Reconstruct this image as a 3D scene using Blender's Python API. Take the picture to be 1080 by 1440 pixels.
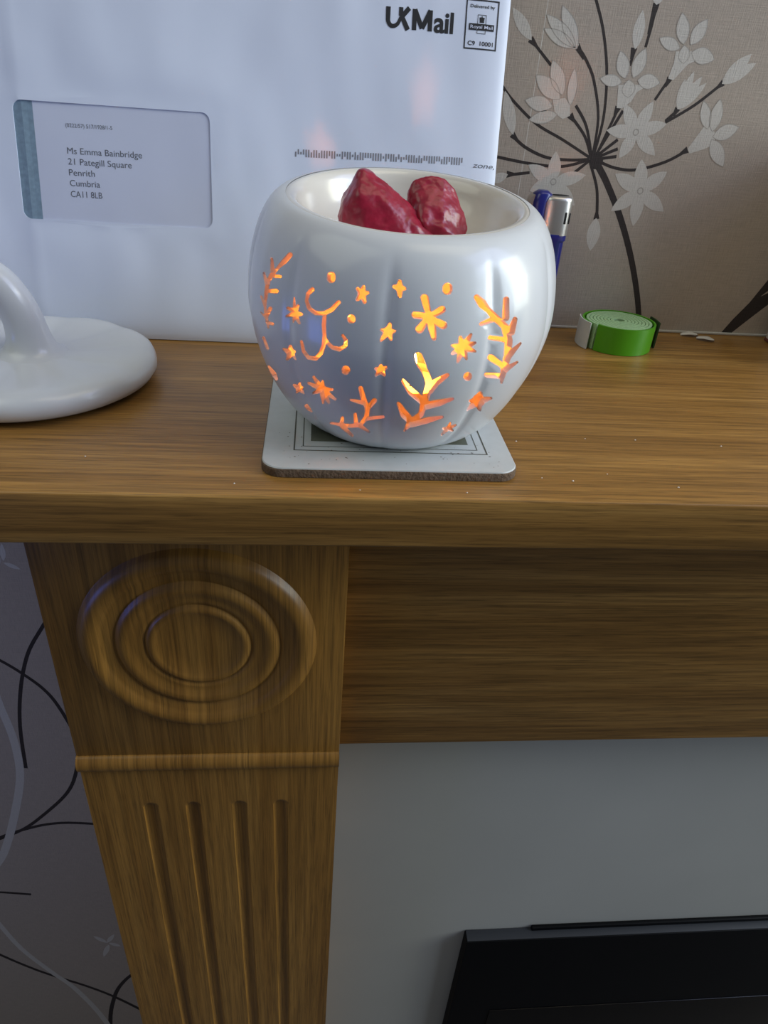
import bpy, bmesh, math, random
from mathutils import Vector, Matrix
from mathutils.geometry import delaunay_2d_cdt, tessellate_polygon
from mathutils import noise as mnoise

# ------------------------------------------------------------------ camera
scn = bpy.context.scene
COL = scn.collection
for o in list(bpy.data.objects):
    bpy.data.objects.remove(o)
CAM = Vector((0.0, -0.2296, 1.24))
RIGHT = Vector((0.99486908, -0.07560007, 0.06723203))
DOWN = Vector((0.01612400, -0.53756472, -0.84306832))
FWD = Vector((0.09987759, 0.83982665, -0.53358754))
cd = bpy.data.cameras.new('camera')
cam = bpy.data.objects.new('camera', cd)
COL.objects.link(cam)
m = Matrix.Identity(4)
for i in range(3):
    m[i][0] = RIGHT[i]; m[i][1] = -DOWN[i]; m[i][2] = -FWD[i]; m[i][3] = CAM[i]
cam.matrix_world = m
cd.sensor_fit = 'VERTICAL'
cd.sensor_height = 24.0
cd.lens = 24.0 * 1000.0 / 1440.0
cd.clip_start = 0.01
scn.camera = cam

# ------------------------------------------------------------------ light
w = bpy.data.worlds.new('room_light')
scn.world = w
w.use_nodes = True
bg = w.node_tree.nodes['Background']
bg.inputs[0].default_value = (0.76, 0.86, 1.0, 1)
bg.inputs[1].default_value = 0.083

def area(name, loc, target, sx, sy, power, col, spread=180):
    l = bpy.data.lights.new(name, 'AREA')
    l.shape = 'RECTANGLE'; l.size = sx; l.size_y = sy
    l.energy = power; l.color = col; l.spread = math.radians(spread)
    o = bpy.data.objects.new(name, l)
    COL.objects.link(o)
    o.location = loc
    o.rotation_euler = (Vector(target) - Vector(loc)).to_track_quat('-Z', 'Y').to_euler()
    return o
area('side_window_daylight', (2.2, -0.15, 1.72), (0.05, 0.08, 1.12), 1.0, 1.3, 25, (0.97, 1.0, 0.83))
area('side_window_sky', (2.1, -0.7, 1.8), (0.05, 0.08, 1.12), 1.0, 1.3, 17, (0.74, 0.88, 1.0))
area('ceiling_bounce_right', (1.6, -0.4, 2.4), (0.05, 0.08, 1.12), 1.0, 1.0, 12, (0.58, 0.66, 1.0))
area('ceiling_bounce_left', (-1.3, -0.4, 2.4), (-1.0, -0.3, 0.0), 1.4, 1.6, 8.6, (0.95, 1.0, 0.85))
area('ceiling_bounce_wall', (0.45, -0.15, 2.3), (0.45, -0.1, 0.0), 0.8, 0.5, 2.0, (1.0, 0.88, 0.62))
area('television_glow', (-0.85, -0.28, 0.95), (0.0, 0.08, 1.12), 0.30, 0.22, 0.9, (0.10, 0.22, 1.0))
bulb = bpy.data.lights.new('wall_lamp', 'POINT')
bulb.energy = 0.6; bulb.color = (1.0, 0.97, 0.92); bulb.shadow_soft_size = 0.012
bulb_o = bpy.data.objects.new('wall_lamp', bulb); COL.objects.link(bulb_o)
bulb_o.location = (1.30, 0.115, 1.425)

scn.view_settings.view_transform = 'Standard'
scn.view_settings.look = 'None'
scn.view_settings.exposure = 0.08
scn.view_settings.gamma = 1.0
scn.view_settings.use_curve_mapping = False

# ------------------------------------------------------------------ helpers
def nodes(name):
    mt = bpy.data.materials.new(name)
    mt.use_nodes = True
    nt = mt.node_tree
    return mt, nt, nt.nodes['Principled BSDF']

def plain(name, col, rough=0.5, metal=0.0, coat=0.0, spec=0.5, sss=0.0, sss_r=(0.004, 0.002, 0.001), var=0.0, vscale=60.0, bump=0.0, bscale=300.0):
    mt, nt, b = nodes(name)
    b.inputs['Base Color'].default_value = (*col, 1)
    b.inputs['Roughness'].default_value = rough
    b.inputs['Metallic'].default_value = metal
    b.inputs['Coat Weight'].default_value = coat
    b.inputs['Coat Roughness'].default_value = 0.12
    b.inputs['Specular IOR Level'].default_value = spec
    if sss:
        b.inputs['Subsurface Weight'].default_value = sss
        b.inputs['Subsurface Radius'].default_value = sss_r
        b.inputs['Subsurface Scale'].default_value = 1.0
    tc = nt.nodes.new('ShaderNodeTexCoord')
    if var:
        n = nt.nodes.new('ShaderNodeTexNoise'); n.inputs['Scale'].default_value = vscale
        n.inputs['Detail'].default_value = 5
        nt.links.new(tc.outputs['Object'], n.inputs['Vector'])
        r = nt.nodes.new('ShaderNodeValToRGB')
        r.color_ramp.elements[0].position = 0.3; r.color_ramp.elements[1].position = 0.7
        r.color_ramp.elements[0].color = (*[c * (1 - var) for c in col], 1)
        r.color_ramp.elements[1].color = (*[min(1, c * (1 + var)) for c in col], 1)
        nt.links.new(n.outputs['Fac'], r.inputs['Fac'])
        nt.links.new(r.outputs['Color'], b.inputs['Base Color'])
    if bump:
        n = nt.nodes.new('ShaderNodeTexNoise'); n.inputs['Scale'].default_value = bscale
        nt.links.new(tc.outputs['Object'], n.inputs['Vector'])
        bn = nt.nodes.new('ShaderNodeBump'); bn.inputs['Strength'].default_value = bump
        bn.inputs['Distance'].default_value = 0.001
        nt.links.new(n.outputs['Fac'], bn.inputs['Height'])
        nt.links.new(bn.outputs['Normal'], b.inputs['Normal'])
    return mt

def wood(name, axis, c0, c1, c2, rough=0.36, freq=1.0, depth=1.0):
    mt, nt, b = nodes(name)
    L = nt.links.new
    tc = nt.nodes.new('ShaderNodeTexCoord')
    def nz(long_s, cross_s, detail, dist):
        mp = nt.nodes.new('ShaderNodeMapping')
        s = [cross_s * freq] * 3; s[1] *= depth; s[axis] = long_s
        mp.inputs['Scale'].default_value = s
        L(tc.outputs['Object'], mp.inputs['Vector'])
        n = nt.nodes.new('ShaderNodeTexNoise')
        n.inputs['Scale'].default_value = 1.0; n.inputs['Detail'].default_value = detail
        n.inputs['Roughness'].default_value = 0.62; n.inputs['Distortion'].default_value = dist
        L(mp.outputs['Vector'], n.inputs['Vector'])
        return n.outputs['Fac']
    broad = nz(2.2, 75, 5, 0.5)
    fine = nz(14, 620, 3, 0.1)
    pore = nz(45, 1500, 2, 0.0)
    r = nt.nodes.new('ShaderNodeValToRGB')
    e = r.color_ramp.elements
    e[0].position = 0.30; e[0].color = (*c0, 1)
    e[1].position = 0.72; e[1].color = (*c2, 1)
    k = e.new(0.5); k.color = (*c1, 1)
    L(broad, r.inputs['Fac'])
    def mul(col, fac, lo, hi, p0, p1):
        mr = nt.nodes.new('ShaderNodeMapRange')
        mr.inputs['From Min'].default_value = p0; mr.inputs['From Max'].default_value = p1
        mr.inputs['To Min'].default_value = lo; mr.inputs['To Max'].default_value = hi
        L(fac, mr.inputs['Value'])
        mx = nt.nodes.new('ShaderNodeMix'); mx.data_type = 'RGBA'; mx.blend_type = 'MULTIPLY'
        mx.inputs[0].default_value = 1.0
        L(col, mx.inputs[6]); L(mr.outputs['Result'], mx.inputs[7])
        return mx.outputs[2]
    c = mul(r.outputs['Color'], fine, 0.70, 1.20, 0.34, 0.66)
    c = mul(c, pore, 0.74, 1.04, 0.36, 0.48)
    L(c, b.inputs['Base Color'])
    b.inputs['Roughness'].default_value = rough
    bn = nt.nodes.new('ShaderNodeBump'); bn.inputs['Strength'].default_value = 0.12
    bn.inputs['Distance'].default_value = 0.0006
    L(fine, bn.inputs['Height']); L(bn.outputs['Normal'], b.inputs['Normal'])
    return mt

def wallpaper_mat(name, col, amp=0.12, rough=0.75):
    """woven linen-look paper: two crossed thread noises"""
    mt, nt, b = nodes(name)
    L = nt.links.new
    tc = nt.nodes.new('ShaderNodeTexCoord')
    outs = []
    for s in ((90, 90, 1700), (1500, 90, 120)):
        mp = nt.nodes.new('ShaderNodeMapping'); mp.inputs['Scale'].default_value = s
        L(tc.outputs['Object'], mp.inputs['Vector'])
        n = nt.nodes.new('ShaderNodeTexNoise'); n.inputs['Scale'].default_value = 1
        n.inputs['Detail'].default_value = 3
        L(mp.outputs['Vector'], n.inputs['Vector'])
        outs.append(n.outputs['Fac'])
    ad = nt.nodes.new('ShaderNodeMath'); ad.operation = 'ADD'
    L(outs[0], ad.inputs[0]); L(outs[1], ad.inputs[1])
    r = nt.nodes.new('ShaderNodeValToRGB')
    r.color_ramp.elements[0].position = 0.0; r.color_ramp.elements[1].position = 1.0
    r.color_ramp.elements[0].color = (*[c * (1 - amp) for c in col], 1)
    r.color_ramp.elements[1].color = (*[c * (1 + amp) for c in col], 1)
    mr = nt.nodes.new('ShaderNodeMapRange')
    mr.inputs['From Min'].default_value = 0.65; mr.inputs['From Max'].default_value = 1.35
    L(ad.outputs[0], mr.inputs['Value']); L(mr.outputs['Result'], r.inputs['Fac'])
    L(r.outputs['Color'], b.inputs['Base Color'])
    b.inputs['Roughness'].default_value = rough
    b.inputs['Specular IOR Level'].default_value = 0.3
    bn = nt.nodes.new('ShaderNodeBump'); bn.inputs['Strength'].default_value = 0.25
    bn.inputs['Distance'].default_value = 0.0004
    L(mr.outputs['Result'], bn.inputs['Height']); L(bn.outputs['Normal'], b.inputs['Normal'])
    return mt

def emit(name, col, strength):
    mt, nt, b = nodes(name)
    b.inputs['Base Color'].default_value = (*col, 1)
    b.inputs['Emission Color'].default_value = (*col, 1)
    b.inputs['Emission Strength'].default_value = strength
    return mt

def thing(name, base, label, cat, group=None):
    o = bpy.data.objects.new(name, None)
    o.empty_display_size = 0.02
    COL.objects.link(o)
    o.location = base
    o['label'] = label; o['category'] = cat
    if group: o['group'] = group
    return o

def mesh(name, verts, faces, mat, parent=None, base=None, smooth=True, sharp=None):
    """verts are world coordinates; the object's origin goes to base (or its parent's)"""
    org = Vector((0, 0, 0))
    q = parent
    while q is not None:
        org += q.location; q = q.parent
    loc = Vector((0, 0, 0))
    if base is not None:
        loc = Vector(base) - org; org = Vector(base)
    me = bpy.data.meshes.new(name)
    me.from_pydata([tuple(Vector(v) - org) for v in verts], [], faces)
    me.validate()
    bm = bmesh.new(); bm.from_mesh(me)
    bmesh.ops.recalc_face_normals(bm, faces=bm.faces)
    bm.to_mesh(me); bm.free()
    if smooth:
        me.polygons.foreach_set('use_smooth', [True] * len(me.polygons))
        if sharp: me.set_sharp_from_angle(angle=math.radians(sharp))
    me.materials.append(mat)
    o = bpy.data.objects.new(name, me)
    COL.objects.link(o)
    o.location = loc
    if parent is not None: o.parent = parent
    return o

def tag(o, label, cat, group=None):
    o['label'] = label; o['category'] = cat
    if group: o['group'] = group
    return o

def struct(o, label=None, cat=None):
    o['kind'] = 'structure'
    if label: o['label'] = label
    if cat: o['category'] = cat
    return o

def from_bm(bm):
    bm.verts.ensure_lookup_table()
    for i, v in enumerate(bm.verts): v.index = i
    return [v.co.copy() for v in bm.verts], [[v.index for v in f.verts] for f in bm.faces]

def box(x0, x1, y0, y1, z0, z1, bevel=0.001, seg=2):
    bm = bmesh.new()
    bmesh.ops.create_cube(bm, size=1.0)
    for v in bm.verts:
        v.co = Vector((x0 + (v.co.x + .5) * (x1 - x0), y0 + (v.co.y + .5) * (y1 - y0), z0 + (v.co.z + .5) * (z1 - z0)))
    if bevel:
        bmesh.ops.bevel(bm, geom=bm.edges[:], offset=bevel, segments=seg, profile=0.5, affect='EDGES')
    r = from_bm(bm); bm.free()
    return r

def lathe(profile, cx, cy, n=96, mod=None):
    """profile (r, z) from one end to the other; r = 0 closes with a fan; mod(theta, r, z) -> (r, z)"""
    V, F, rings = [], [], []
    for r, z in profile:
        if r < 1e-7:
            rings.append([len(V)]); V.append((cx, cy, z))
        else:
            ring = []
            for k in range(n):
                t = 2 * math.pi * k / n
                rr, zz = mod(t, r, z) if mod else (r, z)
                ring.append(len(V)); V.append((cx + rr * math.cos(t), cy + rr * math.sin(t), zz))
            rings.append(ring)
    for a, b in zip(rings[:-1], rings[1:]):
        for k in range(n):
            k2 = (k + 1) % n
            if len(a) == 1 and len(b) == 1: continue
            if len(a) == 1: F.append((a[0], b[k], b[k2]))
            elif len(b) == 1: F.append((a[k], a[k2], b[0]))
            else: F.append((a[k], a[k2], b[k2], b[k]))
    return V, F

def catmull(pts, n=8):
    out = []
    P = [pts[0]] + list(pts) + [pts[-1]]
    for i in range(1, len(P) - 2):
        for k in range(n):
            t = k / n
            out.append(tuple(0.5 * ((2 * b) + (-a + c) * t + (2 * a - 5 * b + 4 * c - d) * t * t + (-a + 3 * b - 3 * c + d) * t ** 3)
                             for a, b, c, d in zip(P[i - 1], P[i], P[i + 1], P[i + 2])))
    out.append(tuple(pts[-1]))
    return out

def tube(path, n=20, flat=1.0):
    """path of (x, y, z, r)"""
    V, F = [], []
    m_ = len(path)
    for i, (x, y, z, r) in enumerate(path):
        a = Vector(path[max(0, i - 1)][:3]); b = Vector(path[min(m_ - 1, i + 1)][:3])
        t = (b - a).normalized()
        u = t.cross(Vector((0, 1, 0)))
        if u.length < 1e-4: u = t.cross(Vector((1, 0, 0)))
        u.normalize(); v = t.cross(u)
        for k in range(n):
            an = 2 * math.pi * k / n
            V.append(Vector((x, y, z)) + u * (r * math.cos(an)) + v * (r * flat * math.sin(an)))
    for i in range(m_ - 1):
        for k in range(n):
            k2 = (k + 1) % n
            F.append((i * n + k, i * n + k2, (i + 1) * n + k2, (i + 1) * n + k))
    F.append(tuple(range(n))); F.append(tuple(range((m_ - 1) * n, m_ * n)))
    return V, F

def in_poly(x, y, poly):
    c = False
    j = len(poly) - 1
    for i in range(len(poly)):
        xi, yi = poly[i]; xj, yj = poly[j]
        if (yi > y) != (yj > y) and x < (xj - xi) * (y - yi) / (yj - yi) + xi: c = not c
        j = i
    return c

def near_poly(x, y, poly, d):
    for i in range(len(poly)):
        ax, ay = poly[i - 1]; bx, by = poly[i]
        l = (bx - ax) ** 2 + (by - ay) ** 2
        t = 0 if l == 0 else max(0, min(1, ((x - ax) * (bx - ax) + (y - ay) * (by - ay)) / l))
        if (x - ax - t * (bx - ax)) ** 2 + (y - ay - t * (by - ay)) ** 2 < d * d: return True
    return False

def cut_sheet(us, vs, holes, margin):
    """triangulated 2D grid with holes; returns points, triangles, hole loops (index lists)"""
    bbs = []
    for h in holes:
        xs = [p[0] for p in h]; ys = [p[1] for p in h]
        bbs.append((min(xs) - margin, max(xs) + margin, min(ys) - margin, max(ys) + margin))
    pts, edges = [], []
    for v in vs:
        for u in us:
            bad = False
            for h, b in zip(holes, bbs):
                if b[0] < u < b[1] and b[2] < v < b[3] and (in_poly(u, v, h) or near_poly(u, v, h, margin)):
                    bad = True; break
            if not bad: pts.append((u, v))
    loops0 = []
    for h in holes:
        s = len(pts)
        for p in h: pts.append(tuple(p))
        n = len(h)
        for k in range(n): edges.append((s + k, s + (k + 1) % n))
        loops0.append(list(range(s, s + n)))
    res = delaunay_2d_cdt([Vector(p) for p in pts], edges, [], 0, 1e-7)
    P, tris, orig = res[0], res[2], res[3]
    where = {}
    for i, os_ in enumerate(orig):
        for o_ in os_: where[o_] = i
    keep = []
    for t in tris:
        cx = sum(P[i].x for i in t) / 3; cy = sum(P[i].y for i in t) / 3
        if any(b[0] < cx < b[1] and b[2] < cy < b[3] and in_poly(cx, cy, h) for h, b in zip(holes, bbs)): continue
        keep.append(tuple(t))
    loops = [[where[i] for i in l] for l in loops0]
    return [(p.x, p.y) for p in P], keep, loops

def strip2d(pts, w0, w1, smooth=6):
    """flat ribbon along a 2D polyline, width w0 -> w1"""
    P = catmull(pts, smooth) if len(pts) > 2 else [tuple(p) for p in pts]
    V, F = [], []
    n = len(P)
    for i, p in enumerate(P):
        a = P[max(0, i - 1)]; b = P[min(n - 1, i + 1)]
        dx, dy = b[0] - a[0], b[1] - a[1]
        l = math.hypot(dx, dy) or 1
        w_ = (w0 + (w1 - w0) * i / (n - 1)) / 2
        V.append((p[0] - dy / l * w_, p[1] + dx / l * w_)); V.append((p[0] + dy / l * w_, p[1] - dx / l * w_))
    for i in range(n - 1): F.append((2 * i, 2 * i + 1, 2 * i + 3, 2 * i + 2))
    return V, F

def text2d(body, u0, u1, v0, cap=None, bold=0.0, shear=0.0, ls=1.0):
    """outline text as flat 2D mesh: width u0..u1, baseline v0, cap height"""
    cu = bpy.data.curves.new('lettering', 'FONT')
    cu.body = body; cu.size = 1.0; cu.offset = bold; cu.shear = shear; cu.resolution_u = 4
    cu.space_character = ls
    o = bpy.data.objects.new('lettering', cu); COL.objects.link(o)
    dg = bpy.context.evaluated_depsgraph_get(); dg.update()
    me = bpy.data.meshes.new_from_object(o.evaluated_get(dg))
    V = [(v.co.x, v.co.y) for v in me.vertices]; F = [tuple(p.vertices) for p in me.polygons]
    bpy.data.objects.remove(o); bpy.data.curves.remove(cu); bpy.data.meshes.remove(me)
    x0 = min(v[0] for v in V); x1 = max(v[0] for v in V)
    sx = (u1 - u0) / (x1 - x0)
    ref = bpy_cap
    sy = cap / ref if cap else sx
    return [(u0 + (x - x0) * sx, v0 + y * sy) for x, y in V], F
bpy_cap = 0.729

def join2d(*parts):
    V, F = [], []
    for v, f in parts:
        s = len(V); V += v; F += [tuple(i + s for i in q) for q in f]
    return V, F

def rect2d(u0, u1, v0, v1): return [(u0, v0), (u1, v0), (u1, v1), (u0, v1)], [(0, 1, 2, 3)]
def frame2d(u0, u1, v0, v1, t, n=14):
    V, F = [], []
    oc = [(u0, v0), (u1, v0), (u1, v1), (u0, v1)]; ic = [(u0 + t, v0 + t), (u1 - t, v0 + t), (u1 - t, v1 - t), (u0 + t, v1 - t)]
    for k in range(4):
        for i in range(n):
            f_ = i / n
            for c in (oc, ic):
                a, b = c[k], c[(k + 1) % 4]
                V.append((a[0] + (b[0] - a[0]) * f_, a[1] + (b[1] - a[1]) * f_))
    m_ = 4 * n
    for i in range(m_): F.append((2 * i, 2 * ((i + 1) % m_), 2 * ((i + 1) % m_) + 1, 2 * i + 1))
    return V, F
def round_rect(u0, u1, v0, v1, r, n=6):
    out = []
    for cx, cy, a0 in ((u1 - r, v1 - r, 0), (u0 + r, v1 - r, 90), (u0 + r, v0 + r, 180), (u1 - r, v0 + r, 270)):
        for k in range(n + 1):
            a = math.radians(a0 + 90 * k / n); out.append((cx + r * math.cos(a), cy + r * math.sin(a)))
    return out
def poly2d(pts):
    t = tessellate_polygon([[Vector((p[0], p[1], 0)) for p in pts]])
    return [tuple(p) for p in pts], [tuple(q) for q in t]

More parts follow.
